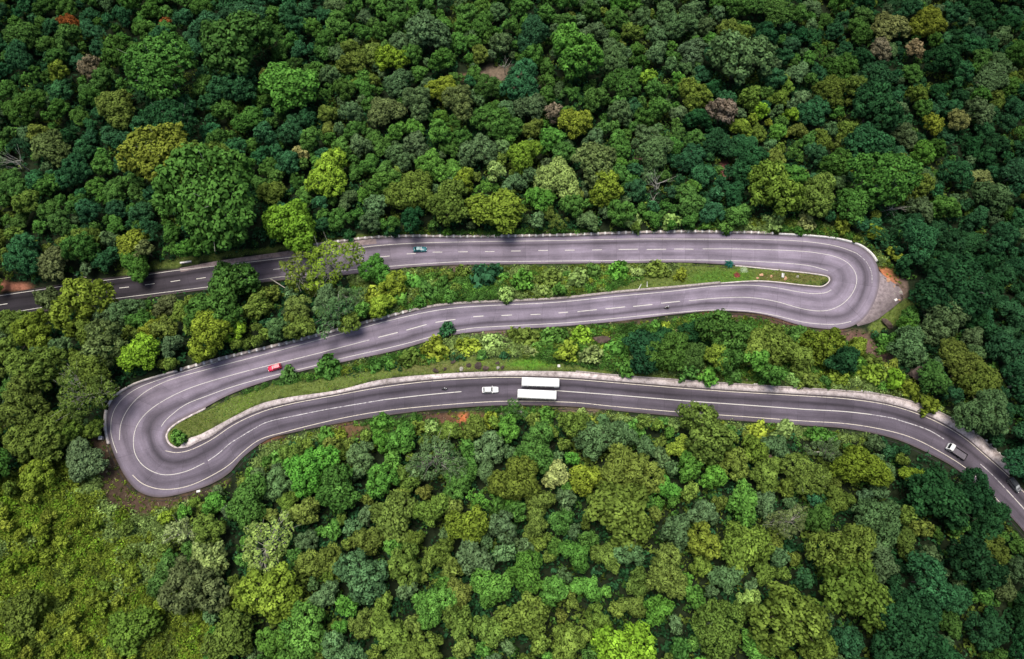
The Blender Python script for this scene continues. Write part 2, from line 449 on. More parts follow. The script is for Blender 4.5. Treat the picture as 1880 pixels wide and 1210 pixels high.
for u, v, ru, rv, c, s in SOILS:
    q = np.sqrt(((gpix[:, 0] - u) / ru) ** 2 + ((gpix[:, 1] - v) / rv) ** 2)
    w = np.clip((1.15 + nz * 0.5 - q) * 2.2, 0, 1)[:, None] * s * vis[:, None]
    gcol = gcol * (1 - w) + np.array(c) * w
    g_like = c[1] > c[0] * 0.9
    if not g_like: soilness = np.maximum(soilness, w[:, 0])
SOILG = soilness.reshape(XX.shape)
def soil_at(x, y):
    i = np.clip(np.searchsorted(GX, x) - 1, 0, len(GX) - 2); j = np.clip(np.searchsorted(GY, y) - 1, 0, len(GY) - 2)
    return SOILG[j, i]

def ground_material():
    m, nt, out = newmat('ground'); L = nt.links.new
    a = N(nt, 'ShaderNodeAttribute', attribute_name='gcol')
    tc = N(nt, 'ShaderNodeTexCoord')
    n1 = N(nt, 'ShaderNodeTexNoise', inp={'Scale': 0.9, 'Detail': 8.0, 'Roughness': 0.7})
    L(tc.outputs['Object'], n1.inputs['Vector'])
    mr = N(nt, 'ShaderNodeMapRange', inp={'From Min': 0.3, 'From Max': 0.7, 'To Min': 0.5, 'To Max': 1.5})
    L(n1.outputs['Fac'], mr.inputs['Value'])
    mx = N(nt, 'ShaderNodeVectorMath', operation='SCALE')
    L(a.outputs['Color'], mx.inputs[0]); L(mr.outputs['Result'], mx.inputs['Scale'])
    b = N(nt, 'ShaderNodeBsdfPrincipled', inp={'Roughness': 0.95, 'Specular IOR Level': 0.1})
    L(mx.outputs['Vector'], b.inputs['Base Color'])
    bp = N(nt, 'ShaderNodeBump', inp={'Strength': 0.7, 'Distance': 0.25})
    L(n1.outputs['Fac'], bp.inputs['Height']); L(bp.outputs['Normal'], b.inputs['Normal'])
    L(b.outputs['BSDF'], out.inputs['Surface'])
    return m
nx, ny = len(GX), len(GY)
_j, _i2 = np.meshgrid(np.arange(ny - 1), np.arange(nx - 1), indexing='ij')
_b = (_j * nx + _i2).ravel()
quads = np.stack([_b, _b + 1, _b + nx + 1, _b + nx], 1)
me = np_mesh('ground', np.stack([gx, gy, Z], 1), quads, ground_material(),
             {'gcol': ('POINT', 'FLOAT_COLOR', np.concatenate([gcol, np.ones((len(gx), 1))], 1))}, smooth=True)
tag(link('ground', me), kind='structure')
# ------------------------------------------------------------------ asphalt
def asphalt_material():
    m, nt, out = newmat('asphalt'); L = nt.links.new
    uv = N(nt, 'ShaderNodeUVMap', uv_map='UVMap')
    sep = N(nt, 'ShaderNodeSeparateXYZ'); L(uv.outputs['UV'], sep.inputs[0])
    tone = N(nt, 'ShaderNodeAttribute', attribute_name='tone')
    # streaks stretched along the road, wandering sideways a little
    mp = N(nt, 'ShaderNodeMapping'); mp.inputs['Scale'].default_value = (9.0, 0.06, 1.0)
    L(uv.outputs['UV'], mp.inputs['Vector'])
    st = N(nt, 'ShaderNodeTexNoise', inp={'Scale': 1.0, 'Detail': 6.0, 'Roughness': 0.65}); L(mp.outputs[0], st.inputs['Vector'])
    tc = N(nt, 'ShaderNodeTexCoord')
    big = N(nt, 'ShaderNodeTexNoise', inp={'Scale': 0.11, 'Detail': 5.0, 'Roughness': 0.6}); L(tc.outputs['Object'], big.inputs['Vector'])
    grain = N(nt, 'ShaderNodeTexNoise', inp={'Scale': 2.6, 'Detail': 6.0, 'Roughness': 0.75}); L(tc.outputs['Object'], grain.inputs['Vector'])
    wob = N(nt, 'ShaderNodeMath', operation='MULTIPLY_ADD', inp={1: 0.10, 2: -0.05}); L(big.outputs['Fac'], wob.inputs[0])
    tt = N(nt, 'ShaderNodeMath', operation='ADD'); L(sep.outputs[0], tt.inputs[0]); L(wob.outputs[0], tt.inputs[1])
    ramp = N(nt, 'ShaderNodeValToRGB'); L(tt.outputs[0], ramp.inputs[0])
    e = ramp.color_ramp.elements
    stops = [(0.0, 1.0), (0.12, 1.05), (0.2, 0.8), (0.28, 0.40), (0.36, 0.78), (0.45, 1.02), (0.55, 1.06), (0.64, 0.92), (0.72, 0.68), (0.8, 0.92), (0.9, 1.02), (1.0, 0.8)]
    e[0].position, e[0].color = stops[0][0], (stops[0][1] * .5,) * 3 + (1,)
    e[1].position, e[1].color = stops[-1][0], (stops[-1][1] * .5,) * 3 + (1,)
    for p, v in stops[1:-1]:
        x = e.new(p); x.color = (v * .5, v * .5, v * .5, 1)
    def mul(a, b, k=1.0):
        n = N(nt, 'ShaderNodeMath', operation='MULTIPLY'); L(a, n.inputs[0])
        if b is None: n.inputs[1].default_value = k
        else: L(b, n.inputs[1])
        return n.outputs[0]
    def mapr(src, lo, hi, a=0.3, b=0.7):
        n = N(nt, 'ShaderNodeMapRange', inp={'From Min': a, 'From Max': b, 'To Min': lo, 'To Max': hi}); L(src, n.inputs['Value']); return n.outputs[0]
    v = mul(ramp.outputs['Color'], None, 2.0)
    v = mul(v, mapr(st.outputs['Fac'], 0.76, 1.2))
    v = mul(v, mapr(big.outputs['Fac'], 0.74, 1.22))
    v = mul(v, mapr(grain.outputs['Fac'], 0.86, 1.15))
    # lane-wide repair patches of slightly different age
    m2 = N(nt, 'ShaderNodeMapping'); m2.inputs['Scale'].default_value = (1.0, 0.033, 1.0); L(uv.outputs['UV'], m2.inputs['Vector'])
    br = N(nt, 'ShaderNodeTexBrick', offset=0.37, inp={'Scale': 2.0, 'Mortar Size': 0.004, 'Brick Width': 0.5, 'Row Height': 0.5, 'Color1': (.44, .44, .44, 1), 'Color2': (.55, .55, .55, 1), 'Mortar': (.38, .38, .38, 1)})
    L(m2.outputs[0], br.inputs['Vector'])
    v = mul(v, mul(br.outputs['Color'], None, 2.0))
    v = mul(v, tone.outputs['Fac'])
    col = N(nt, 'ShaderNodeVectorMath', operation='SCALE'); col.inputs[0].default_value = (0.236, 0.198, 0.248)
    L(v, col.inputs['Scale'])
    # grit and washed-on soil along both margins
    ab = N(nt, 'ShaderNodeMath', operation='SUBTRACT', inp={1: 0.5}); L(sep.outputs[0], ab.inputs[0])
    aa = N(nt, 'ShaderNodeMath', operation='ABSOLUTE'); L(ab.outputs[0], aa.inputs[0])
    eg = N(nt, 'ShaderNodeMath', operation='MULTIPLY_ADD', inp={1: 0.16}); L(grain.outputs['Fac'], eg.inputs[0]); L(aa.outputs[0], eg.inputs[2])
    em = N(nt, 'ShaderNodeMapRange', inp={'From Min': 0.515, 'From Max': 0.585, 'To Min': 0.0, 'To Max': 0.6}); L(eg.outputs[0], em.inputs['Value'])
    dm = N(nt, 'ShaderNodeMix', data_type='RGBA'); L(em.outputs[0], dm.inputs[0]); L(col.outputs['Vector'], dm.inputs[6]); dm.inputs[7].default_value = (0.13, 0.098, 0.085, 1)
    b = N(nt, 'ShaderNodeBsdfPrincipled', inp={'Roughness': 0.85, 'Specular IOR Level': 0.25})
    L(dm.outputs[2], b.inputs['Base Color'])
    L(b.outputs['BSDF'], out.inputs['Surface'])
    return m

n = len(RA)
T = 9
tvals = np.linspace(0, 1, T)
verts = (RA[:, None, :] * (1 - tvals)[None, :, None] + RB[:, None, :] * tvals[None, :, None])
uvs = np.stack([np.broadcast_to(tvals[None, :], (n, T)), np.broadcast_to(RS[:, None], (n, T))], 2)
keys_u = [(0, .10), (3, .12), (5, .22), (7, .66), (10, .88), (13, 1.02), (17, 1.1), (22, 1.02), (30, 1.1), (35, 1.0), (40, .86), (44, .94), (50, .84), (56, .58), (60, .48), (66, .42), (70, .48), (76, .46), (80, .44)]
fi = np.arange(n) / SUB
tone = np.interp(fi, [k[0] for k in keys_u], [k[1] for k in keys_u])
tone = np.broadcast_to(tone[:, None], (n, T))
idx = np.arange(n * T).reshape(n, T)
q = np.stack([idx[:-1, :-1], idx[:-1, 1:], idx[1:, 1:], idx[1:, :-1]], 2).reshape(-1, 4)[:, ::-1]
# kerb-deep sides so that the sheet has thickness
lowA = verts[:, 0] - [0, 0, .5]; lowB = verts[:, -1] - [0, 0, .5]
V = np.concatenate([verts.reshape(-1, 3), lowA, lowB]); ia = n * T + np.arange(n); ib = ia + n
qa = np.stack([idx[:-1, 0], idx[1:, 0], ia[1:], ia[:-1]], 1); qb = np.stack([idx[1:, -1], idx[:-1, -1], ib[:-1], ib[1:]], 1)
UVS = np.concatenate([uvs.reshape(-1, 2), uvs[:, 0], uvs[:, -1]]); TONE = np.concatenate([tone.ravel(), tone[:, 0], tone[:, -1]])
M_ASPH = asphalt_material()
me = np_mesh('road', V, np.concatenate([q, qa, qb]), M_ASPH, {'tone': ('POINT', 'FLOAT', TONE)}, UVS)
road = tag(link('road', me), kind='structure')

# ------------------------------------------------------------------ painted lines
def paint_material(name, col, wear):
    m, nt, out = newmat(name); L = nt.links.new
    tc = N(nt, 'ShaderNodeTexCoord')
    n1 = N(nt, 'ShaderNodeTexNoise', inp={'Scale': 1.3, 'Detail': 7.0, 'Roughness': 0.75}); L(tc.outputs['Object'], n1.inputs['Vector'])
    mr = N(nt, 'ShaderNodeMapRange', inp={'From Min': wear - .08, 'From Max': wear + .08}); L(n1.outputs['Fac'], mr.inputs['Value'])
    mx = N(nt, 'ShaderNodeMix', data_type='RGBA'); L(mr.outputs[0], mx.inputs[0])
    mx.inputs[6].default_value = (0.19, 0.165, 0.185, 1); mx.inputs[7].default_value = (*col, 1)
    b = N(nt, 'ShaderNodeBsdfPrincipled', inp={'Roughness': 0.7}); L(mx.outputs[2], b.inputs['Base Color'])
    L(b.outputs['BSDF'], out.inputs['Surface']); return m
M_PAINT = paint_material('line_paint', (0.66, 0.63, 0.56), 0.38)
M_PAINT_CREAM = paint_material('cream_line_paint', (0.72, 0.65, 0.52), 0.40)
M_PAINT_WORN = paint_material('worn_line_paint', (0.66, 0.63, 0.61), 0.49)

def parse(s): return [tuple(map(float, a.split(','))) for a in s.split()]
def strip(mb, ctrl, w, hint=None, lift=0.012):
    ctrl = np.array(ctrl, float); pts = []
    for u, v in catmull(ctrl, 7):
        i, t = road_st(u, v, hint); hint = i
        z = road_pt(i, t)[2]; p = P(u, v, z)
        pts.append(p)
    pts = np.array(pts)
    for _ in range(2): pts[1:-1] = pts[1:-1] * .5 + (pts[:-2] + pts[2:]) * .25     # take out the pixel jitter
    ribbon(mb, pts, w, lift)

def ribbon(mb, pts, w, lift=0.012):
    d = np.gradient(pts[:, :2], axis=0); d /= np.maximum(np.linalg.norm(d, axis=1, keepdims=True), 1e-6)
    nn = np.stack([-d[:, 1], d[:, 0], np.zeros(len(d))], 1)
    L_ = pts + nn * w / 2 + [0, 0, lift]; R_ = pts - nn * w / 2 + [0, 0, lift]
    k = len(pts); vs = list(L_) + list(R_)
    mb.add(vs, [(i, k + i, k + i + 1, i + 1) for i in range(k - 1)])

def dash(mb, u, v, length, w=0.16, hint=None):
    i, t = road_st(u, v, hint)
    a = road_pt(i - .5, t); b = road_pt(i + .5, t)
    di = length / 2 / max(np.linalg.norm(b - a), 1e-3)
    pts = np.array([road_pt(i + s * di, t) for s in np.linspace(-1, 1, 7)])
    ribbon(mb, pts, w)

EW = 0.155
e = MB()
strip(e, parse("-40,550 0,543 73,532 157,519 240,509 320,497 400,488 460,481 520,474 627,460 683,452 750,447 857,444 1033,441.5 1150,439 1257,439 1407,440 1450,441.5 1493,445 1540,453 1573,465"), EW, 20)
strip(e, parse("-40,586 0,578 80,564 165,554 227,546 300,537 372,528 420,522 510,509 600,500 703,490 783,484 857,480 950,480 1050,479 1150,478 1257,477 1357,479 1440,483 1487,488 1520,497"), EW, 20)
e.build('edge_line', M_PAINT)['kind'] = 'structure'
e = MB()
strip(e, parse("1526,532 1517,537 1493,539 1467,536 1423,528 1373,523.5 1307,526 1240,534 1133,544 1033,554 987,557 900,561 850,564 800,570 733,584 617,615 533,638 400,673 340,689 300,702 263,722 237,748 222,778 219,808"), EW, 260)
strip(e, parse("1563,590 1540,595 1507,595 1473,591 1427,580 1373,571 1307,569 1240,574 1133,584 1050,592 967,596.5 900,600 870,602 833,608 800,616 733,634 623,659 567,674 487,693 427,710 377,728 340,743 317,760 303,773 296,783"), EW, 260)
e.build('edge_line', M_PAINT)['kind'] = 'structure'
e = MB()
strip(e, parse("400,664 360,676 293,697 250,714 222,735 208,757 203,787 207,810 215,832"), EW * .9, 360)
e.build('edge_line', M_PAINT)['kind'] = 'structure'
e = MB()
strip(e, parse("303,827.5 323,831 347,827 387,808 427,781 477,757.5 527,743 617,726 700,711 800,699 900,693.5 957,693 1057,697 1120,702 1253,713 1353,720 1477,727 1556,732.5 1623,742 1673,755.5 1723,776 1773,806 1806,834 1840,864 1860,883 1900,925"), EW, 470)
strip(e, parse("243,872 260,887 283,896 310,898.5 347,892 387,874 420,854 447,829 477,807 527,792 617,770 700,755 800,744.5 900,737.5 957,736.5 1057,739 1120,745.5 1253,757 1353,764 1477,773 1556,778 1623,789 1673,803 1720,826 1773,859 1800,884 1850,938"), EW, 450)
e.build('edge_line', M_PAINT_CREAM)['kind'] = 'structure'
c = MB()
strip(c, parse("1290,457 1350,457 1407,458.5 1450,460 1490,463 1533,471 1557,483 1570,500 1573,515 1568,533 1553,553 1530,567 1507,571 1473,567 1423,553 1373,546 1323,547 1265,552"), EW, 200)
strip(c, parse("678,624 617,640 555,656 493,671 410,693 347,713 303,734 270,757 251,782 245,807 248,833 261,853 283,867 307,872 343,865 375,850"), EW, 340)
c.build('centre_line', M_PAINT)['kind'] = 'structure'
c = MB()
for u, v, l in [(5,559,3.2),(228,528,3.2),(275,522,3.2),(322,516,3.2),(369,511,3.2),(510,494,3),(660,476,3),(707,471,3.2),(754,466,3),(803,463,3.2),
                (850,462.5,3.2),(899,462,3.2),(947,461,3.2),(997,460,3.2),(1046,459.5,3.2),(1096,459,3.2),(1153,458,6.4),(1205,458,6.4),(1256,457.5,6.4)]:
    dash(c, u, v, l, .2, 90)
for u, v, l in [(1232,555,6.2),(1180,561,6.2),(1129,565.5,6.2),(1078,570.5,6.2),(1034,574,3),(983,577.5,3.1),(930,579,3.2),(878,581,3.2),(818,589,6.2),(765,601,6.4),(713,615,6.2)]:
    dash(c, u, v, l, .22, 300)
c.build('centre_line', M_PAINT)['kind'] = 'structure'
c = MB()
strip(c, parse("707,733.5 787,724.5 847,719"), .2, 540)
strip(c, parse("1019,717 1120,724.5 1253,735.5 1353,742.5 1477,751.5"), .2, 560)
strip(c, parse("1477,751.5 1550,755.5 1600,761"), .2, 590)
strip(c, parse("1848,899 1880,934 1920,980"), .2, 620)
c.build('centre_line', M_PAINT)['kind'] = 'structure'
c = MB()
strip(c, parse("382,846 402,832 421,815 443,801 470,785 490,775 543,763 597,752 623,747.5 707,733.5"), .2, 480)
strip(c, parse("1600,761 1640,768 1656,773 1706,790 1733,806"), .2, 600)
strip(c, parse("1800,852 1820,870 1848,899"), .2, 620)
strip(c, parse("1573,465 1590,480 1600,500 1601,520"), .16, 180)
c.build('centre_line', M_PAINT_WORN)['kind'] = 'structure'

# ------------------------------------------------------------------ concrete apron beside the lowest leg, and kerb round both islands
def concrete_material(name, base, lo, hi):
    m, nt, out = newmat(name); L = nt.links.new
    tc = N(nt, 'ShaderNodeTexCoord')
    n1 = N(nt, 'ShaderNodeTexNoise', inp={'Scale': 0.8, 'Detail': 9.0, 'Roughness': 0.78}); L(tc.outputs['Object'], n1.inputs['Vector'])
    n2 = N(nt, 'ShaderNodeTexNoise', inp={'Scale': 0.05, 'Detail': 2.0}); L(tc.outputs['Object'], n2.inputs['Vector'])
    r = N(nt, 'ShaderNodeValToRGB'); L(n1.outputs['Fac'], r.inputs[0])
    r.color_ramp.elements[0].position = .36; r.color_ramp.elements[0].color = (*lo, 1)
    r.color_ramp.elements[1].position = .6; r.color_ramp.elements[1].color = (*hi, 1)
    x = r.color_ramp.elements.new(.47); x.color = (*base, 1)
    mr = N(nt, 'ShaderNodeMapRange', inp={'From Min': .35, 'From Max': .65, 'To Min': .75, 'To Max': 1.2}); L(n2.outputs['Fac'], mr.inputs['Value'])
    sc = N(nt, 'ShaderNodeVectorMath', operation='SCALE'); L(r.outputs['Color'], sc.inputs[0]); L(mr.outputs[0], sc.inputs['Scale'])
    b = N(nt, 'ShaderNodeBsdfPrincipled', inp={'Roughness': 0.9}); L(sc.outputs[0], b.inputs['Base Color'])
    L(b.outputs['BSDF'], out.inputs['Surface']); return m
M_APRON = concrete_material('apron_concrete', (0.46, 0.39, 0.375), (0.2, 0.16, 0.15), (0.66, 0.58, 0.565))
M_SHOULDER = concrete_material('gravel_shoulder', (0.2, 0.15, 0.15), (0.1, 0.08, 0.075), (0.29, 0.225, 0.22))

def band(name, inner, outer, top, mat, depth=0.6, kind='structure'):
    """raised strip between two lines, with sides"""
    k = len(inner); up = np.array([0, 0, top]); dn = np.array([0, 0, -depth])
    V = np.concatenate([inner + up, outer + up, inner + dn, outer + dn]); i = np.arange(k - 1)
    Q = np.concatenate([np.stack([i, i + 1, k + i + 1, k + i], 1), np.stack([i, 2 * k + i, 2 * k + i + 1, i + 1], 1), np.stack([k + i, k + i + 1, 3 * k + i + 1, 3 * k + i], 1),
                        [[0, k, 3 * k, 2 * k]], [[k - 1, 3 * k - 1, 4 * k - 1, 2 * k - 1]][::-1]])
    o = link(name, np_mesh(name, V, Q, mat)); tag(o, kind=kind); return o

def offs(line, d):
    """line moved sideways (to its left for d > 0) in the ground plane"""
    g = np.gradient(line[:, :2], axis=0); g /= np.maximum(np.linalg.norm(g, axis=1, keepdims=True), 1e-6)
    return line + np.stack([-g[:, 1] * d, g[:, 0] * d, np.zeros(len(g))], 1)

_in = apr_in.copy()
_dv = apr_out - apr_in; _dv /= np.maximum(np.linalg.norm(_dv, axis=1, keepdims=True), 1e-3)
_in = apr_in + _dv * 0.05
band('concrete_apron', _in, apr_out, 0.10, M_APRON)
# low wall on the outer rim of the apron, right half
half = int(len(apr_out) * 0.50)
w_out = apr_out[half:]; w_dv = _dv[half:]
o = band('kerb_wall', w_out - w_dv * .01, w_out + w_dv * 0.32, 0.42, M_STONE, kind=None)
tag(o, 'long low stained stone kerb wall along the outer rim of the pale apron', 'wall')
# pale kerbs round the two grass islands
def seg(edge, a, b): return edge[int(a * SUB):int(b * SUB) + 1].copy()
kb = seg(RB, 16, 33)
band('kerb', offs(kb, -0.02), offs(kb, -0.34), 0.13, M_PALEWALL)
ka = seg(RA, 45, 55)
band('kerb', offs(ka, 0.02), offs(ka, 0.5), 0.13, M_APRON)
kb = seg(RB, 33, 39.5)
band('kerb', offs(kb, -0.02), offs(kb, -0.75), 0.2, M_STONE)
# gravelly shoulder on the upper left leg
i0, i1 = int(5.2 * SUB), int(9.2 * SUB)
sA = RA[i0:i1]; sB = np.array([road_pt(i, 0.16) for i in range(i0, i1)])
V = np.concatenate([sA, sB]) + [0, 0, .006]; k = len(sA); i = np.arange(k - 1)
tag(link('gravel_shoulder', np_mesh('gravel_shoulder', V, np.stack([i, k + i, k + i + 1, i + 1], 1), M_SHOULDER)), kind='structure')

V = np.concatenate([lay_in - [0, 0, .004], lay_out - [0, 0, .004], lay_in - [0, 0, .6], lay_out - [0, 0, .6]]); k = len(lay_in); i = np.arange(k - 1)
tag(link('lay_by', np_mesh('lay_by', V, np.concatenate([np.stack([i, i + 1, k + i + 1, k + i], 1), np.stack([k + i, k + i + 1, 3 * k + i + 1, 3 * k + i], 1)]),
    concrete_material('stony_asphalt', (0.25, 0.2, 0.21), (0.15, 0.12, 0.12), (0.34, 0.28, 0.285)))), kind='structure')

# open drains cut beside the lower edges of the road (U-shaped channels)
def drain(edge, side, w=0.9, depth=0.55):
    a = offs(edge, side * 0.02); b = offs(edge, side * w)
    dn = np.array([0, 0, -depth]); k = len(a); V = np.concatenate([a + [0, 0, -.03], a + dn, b + dn, b + [0, 0, .05], offs(b, side * .18) + [0, 0, .05], offs(b, side * .2) + dn])
    i = np.arange(k - 1); Q = np.concatenate([np.stack([j * k + i, j * k + i + 1, (j + 1) * k + i + 1, (j + 1) * k + i], 1) for j in range(5)])
    tag(link('roadside_drain', np_mesh('roadside_drain', V, Q, M_DRAIN)), kind='structure')
drain(seg(RB, 8.6, 16.5), -1, 0.95)
drain(seg(RA, 26.9, 45), 1, 0.95)
drain(seg(RB, 49, 79), -1, 0.9)
drain(seg(RB, 2, 6), -1, 0.9)

# ------------------------------------------------------------------ guard walls on the outer sides
def resample(line, step):
    d = np.concatenate([[0], np.cumsum(np.linalg.norm(np.diff(line, axis=0), axis=1))])
    k = max(2, int(round(d[-1] / step)))
    x = np.linspace(0, d[-1], k + 1)
    return np.stack([np.interp(x, d, line[:, j]) for j in range(3)], 1)

_blk = {}
def block_mesh(kind):
    """one parapet block: rough stone length with a whitewashed butt end"""
    if kind in _blk: return _blk[kind]
    r = random.Random(kind); m = MB()
    Lr = 1.0
    def rough(x0, x1, w, h, mat):
        rings = []
        for s in np.linspace(0, 1, 4):
            x = x0 + (x1 - x0) * s; j = lambda a: r.uniform(-a, a)
            rings.append([(x, -w + j(.03), -.3), (x, -w + j(.03), h * .8 + j(.04)), (x, -w * .75, h + j(.05)), (x, w * .75, h + j(.05)), (x, w + j(.03), h * .8 + j(.04)), (x, w + j(.03), -.3)])
        m.loft(rings, mat, smooth=False)
    rough(-0.5, 0.24, .42, .50, 0)
    rough(0.243, 0.48, .46, .60, 1)
    o = m.build('wall_block', [M_STONE, M_WHITEWASH]); me = o.data
    bpy.data.objects.remove(o); _blk[kind] = me
    return me
def parapet(edge, side, label, step=2.3, off=0.5):
    pts = resample(offs(edge, side * off), step)
    root = empty('stone_parapet', tuple(pts[len(pts) // 2]))
    tag(root, label, 'wall', 'stone parapets')
    for k in range(min(len(pts) - 1, 100)):
        a, b = pts[k], pts[k + 1]; d = b - a; l = np.linalg.norm(d)
        o = bpy.data.objects.new('wall_block', block_mesh(k % 5)); COL.objects.link(o); o.parent = root
        o.location = tuple((a + b) / 2 - pts[len(pts) // 2]); o.rotation_euler = (0, 0, math.atan2(d[1], d[0])); o.scale = (l, 1, 1)
parapet(seg(RA, 7.6, 16.8), 1, 'long whitewash-tipped stone parapet along the far side of the uppermost road leg')
parapet(seg(RB, 39.6, 44.3), -1, 'whitewash-tipped stone parapet on the far side of the middle leg, beyond the red car')
def solid_wall(edge, side, label, name='guard_wall', h=.55, w=.42, mat=M_WHITEWASH):
    a = offs(edge, side * .12); b = offs(edge, side * (.12 + w))
    o = band(name, a, b, h, mat, kind=None); tag(o, label, 'wall'); return o
solid_wall(seg(RA, 16.9, 21.7), 1, 'curved white guard wall on the outside of the right-hand hairpin')
solid_wall(seg(RB, 44.4, 47.8), -1, 'pale guard wall curving round the top of the left-hand hairpin', mat=M_PALEWALL)
solid_wall(seg(RB, 48.0, 50.2), -1, 'short straight pale guard wall at the far left of the left-hand hairpin', mat=M_PALEWALL, w=.5)
# ------------------------------------------------------------------ foliage generator
def unit(v): return v / np.maximum(np.linalg.norm(v, axis=1, keepdims=True), 1e-9)

def leaf_quads(pos, nrm, size, rng, aspect=0.72):
    """rhombic leaf clumps: (n,3) centres and facing -> vertices (4n,3)"""
    k = len(pos)
    t = unit(np.cross(nrm, rng.normal(size=(k, 3)))); b = np.cross(nrm, t)
    s = (size * rng.uniform(.65, 1.35, k))[:, None]
    a = t * s * .62; c = b * s * .62 * aspect
    bend = nrm * s * .10
    return np.stack([pos + a - bend, pos + c + bend * .5, pos - a - bend, pos - c + bend * .5], 1).reshape(-1, 3)

def crown_mesh(name, lobes, leaf, cover, rng, zmin=-0.4, jit=0.5, core=True, edge_light=0.0):
    lobes = np.asarray(lobes, float)
    P_, N_, LV = [], [], []
    top = lobes[:, 2].max() + .5; bot = lobes[:, 2].min() - .5
    for li, (cx, cy, cz, r, fl) in enumerate(lobes):
        k = int(cover * 12.0 * r * r * (0.6 + .4 * fl) / (leaf * leaf * .8)) + 4
        d = unit(rng.normal(size=(k, 3)))
        keep = d[:, 2] > zmin; d = d[keep]; k = len(d)
        rr = r * (0.82 + 0.26 * rng.random(k)) * (1 + .12 * np.sin(d[:, 0] * 5 + li) * np.sin(d[:, 1] * 6 + li * 2))
        p = np.stack([cx + d[:, 0] * rr, cy + d[:, 1] * rr, cz + d[:, 2] * rr * fl], 1)
        # leaves buried in a neighbouring lobe are left out
        dist = np.sqrt(((p[:, None, :2] - lobes[None, :, :2]) ** 2).sum(2) + ((p[:, None, 2] - lobes[None, :, 2]) / lobes[None, :, 4]) ** 2) / lobes[None, :, 3]
        dist[:, li] = 9
        ok = dist.min(1) > .86
        p, d = p[ok], d[ok]
        nn = unit(d * np.array([1, 1, 1 / max(fl, .3)]) + rng.normal(size=d.shape) * jit * .75 + [0, 0, .35])
        P_.append(p); N_.append(nn)
        lobe_tone = rng.normal(0, .13)
        LV.append(np.clip(.36 + lobe_tone + rng.normal(0, .085, len(p)) + .25 * d[:, 2] + .22 * ((p[:, 2] - bot) / (top - bot) - .6), 0, 1))  # lobe and crown tops paler: light from above painted into the leaf tone
    P_ = np.concatenate(P_); N_ = np.concatenate(N_); LV = np.concatenate(LV)
    V = leaf_quads(P_, N_, leaf, rng)
    Q = np.arange(len(V)).reshape(-1, 4)
    lv = LV
    if core:   # opaque core inside each lobe, its dark colour painting shade into the crevices
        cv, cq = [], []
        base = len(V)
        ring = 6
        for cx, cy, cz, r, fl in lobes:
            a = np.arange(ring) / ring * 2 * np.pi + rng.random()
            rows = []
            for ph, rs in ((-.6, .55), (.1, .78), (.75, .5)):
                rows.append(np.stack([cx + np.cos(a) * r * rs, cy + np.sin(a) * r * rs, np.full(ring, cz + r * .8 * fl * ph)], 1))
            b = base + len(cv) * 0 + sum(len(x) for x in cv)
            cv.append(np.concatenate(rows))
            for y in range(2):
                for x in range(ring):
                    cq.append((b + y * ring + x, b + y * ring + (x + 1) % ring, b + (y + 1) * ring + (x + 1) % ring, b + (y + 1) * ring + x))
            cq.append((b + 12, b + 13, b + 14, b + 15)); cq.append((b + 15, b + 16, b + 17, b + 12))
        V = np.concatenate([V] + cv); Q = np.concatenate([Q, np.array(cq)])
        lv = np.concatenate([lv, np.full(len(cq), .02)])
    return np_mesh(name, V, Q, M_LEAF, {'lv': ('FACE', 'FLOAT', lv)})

def dome_lobes(R, n, rng, hz=.75, base=0., rl=(.22, .36), flat=.85, lump=.12, rad_in=0.25):
    """lobes spread over an uneven dome of radius R"""
    out = []
    tries = 0
    ph = rng.random(3) * 6.28
    while len(out) < n and tries < 4000:
        tries += 1
        a = rng.random() * 2 * np.pi; c = rng.random() ** .8 * 1.05 - .08
        s = math.sqrt(max(0, 1 - min(c, 1) ** 2))
        k = 1 + lump * math.sin(2 * a + ph[0]) + lump * math.sin(3 * a + ph[1]) + .6 * lump * math.sin(5 * a + ph[2])
        r = R * rng.uniform(*rl)
        q = np.array([math.cos(a) * s * (R * k - r * .8), math.sin(a) * s * (R * k - r * .8), base + c * (R * hz - r * .5) + rng.normal(0, .04 * R)])
        if all(np.linalg.norm(q - o[:3]) > .74 * (r + o[3]) * (.92 if tries < 2000 else .7) for o in out):
            out.append(np.array([*q, r, flat]))
    out.append(np.array([0, 0, base + R * hz * .2, R * .42, .8]))
    return out

def trunk_mesh(name, h, r0, lobes, rng, mat, nlimb=6, reach=.8):
    m = MB()
    lean = rng.normal(0, .04 * h, 2)
    m.tube([(0, 0, -1.2), (0, 0, 0.2), (lean[0] * .4, lean[1] * .4, h * .4), (lean[0], lean[1], h * .72)], [r0 * 1.5, r0 * 1.15, r0 * .9, r0 * .6], 7)
    ls = sorted(lobes, key=lambda l: -l[3] - rng.random() * .5)[:nlimb]
    for l in ls:
        a = np.array([lean[0] * .6, lean[1] * .6, h * rng.uniform(.45, .7)])
        e = np.array(l[:3]) * reach + a * (1 - reach); md = (a + e) / 2 + rng.normal(0, .05 * h, 3) - [0, 0, .04 * h]
        m.tube([a, md, e, e + (e - md) * .35], [r0 * .45, r0 * .3, r0 * .16, .03], 5)
        for _ in range(2):
            e2 = e + rng.normal(0, 1, 3) * .13 * h + [0, 0, .05 * h]
            m.tube([md, (md + e2) / 2 + rng.normal(0, .02 * h, 3), e2], [r0 * .2, r0 * .12, .03], 4)
    o = m.build(name, mat); me = o.data; bpy.data.objects.remove(o); return me

class Proto: pass
PROTO = {}
def proto(cls, R, H_, crown, trunk):
    if crown:
        co = np.empty(len(crown.vertices) * 3, np.float32); crown.vertices.foreach_get('co', co); co = co.reshape(-1, 3)
        R = float(np.percentile(np.hypot(co[:, 0], co[:, 1]), 96)); H_ = float(co[:, 2].max())
    p = Proto(); p.R, p.H, p.crown, p.trunk, p.cls = R, H_, crown, trunk, cls
    PROTO.setdefault(cls, []).append(p)

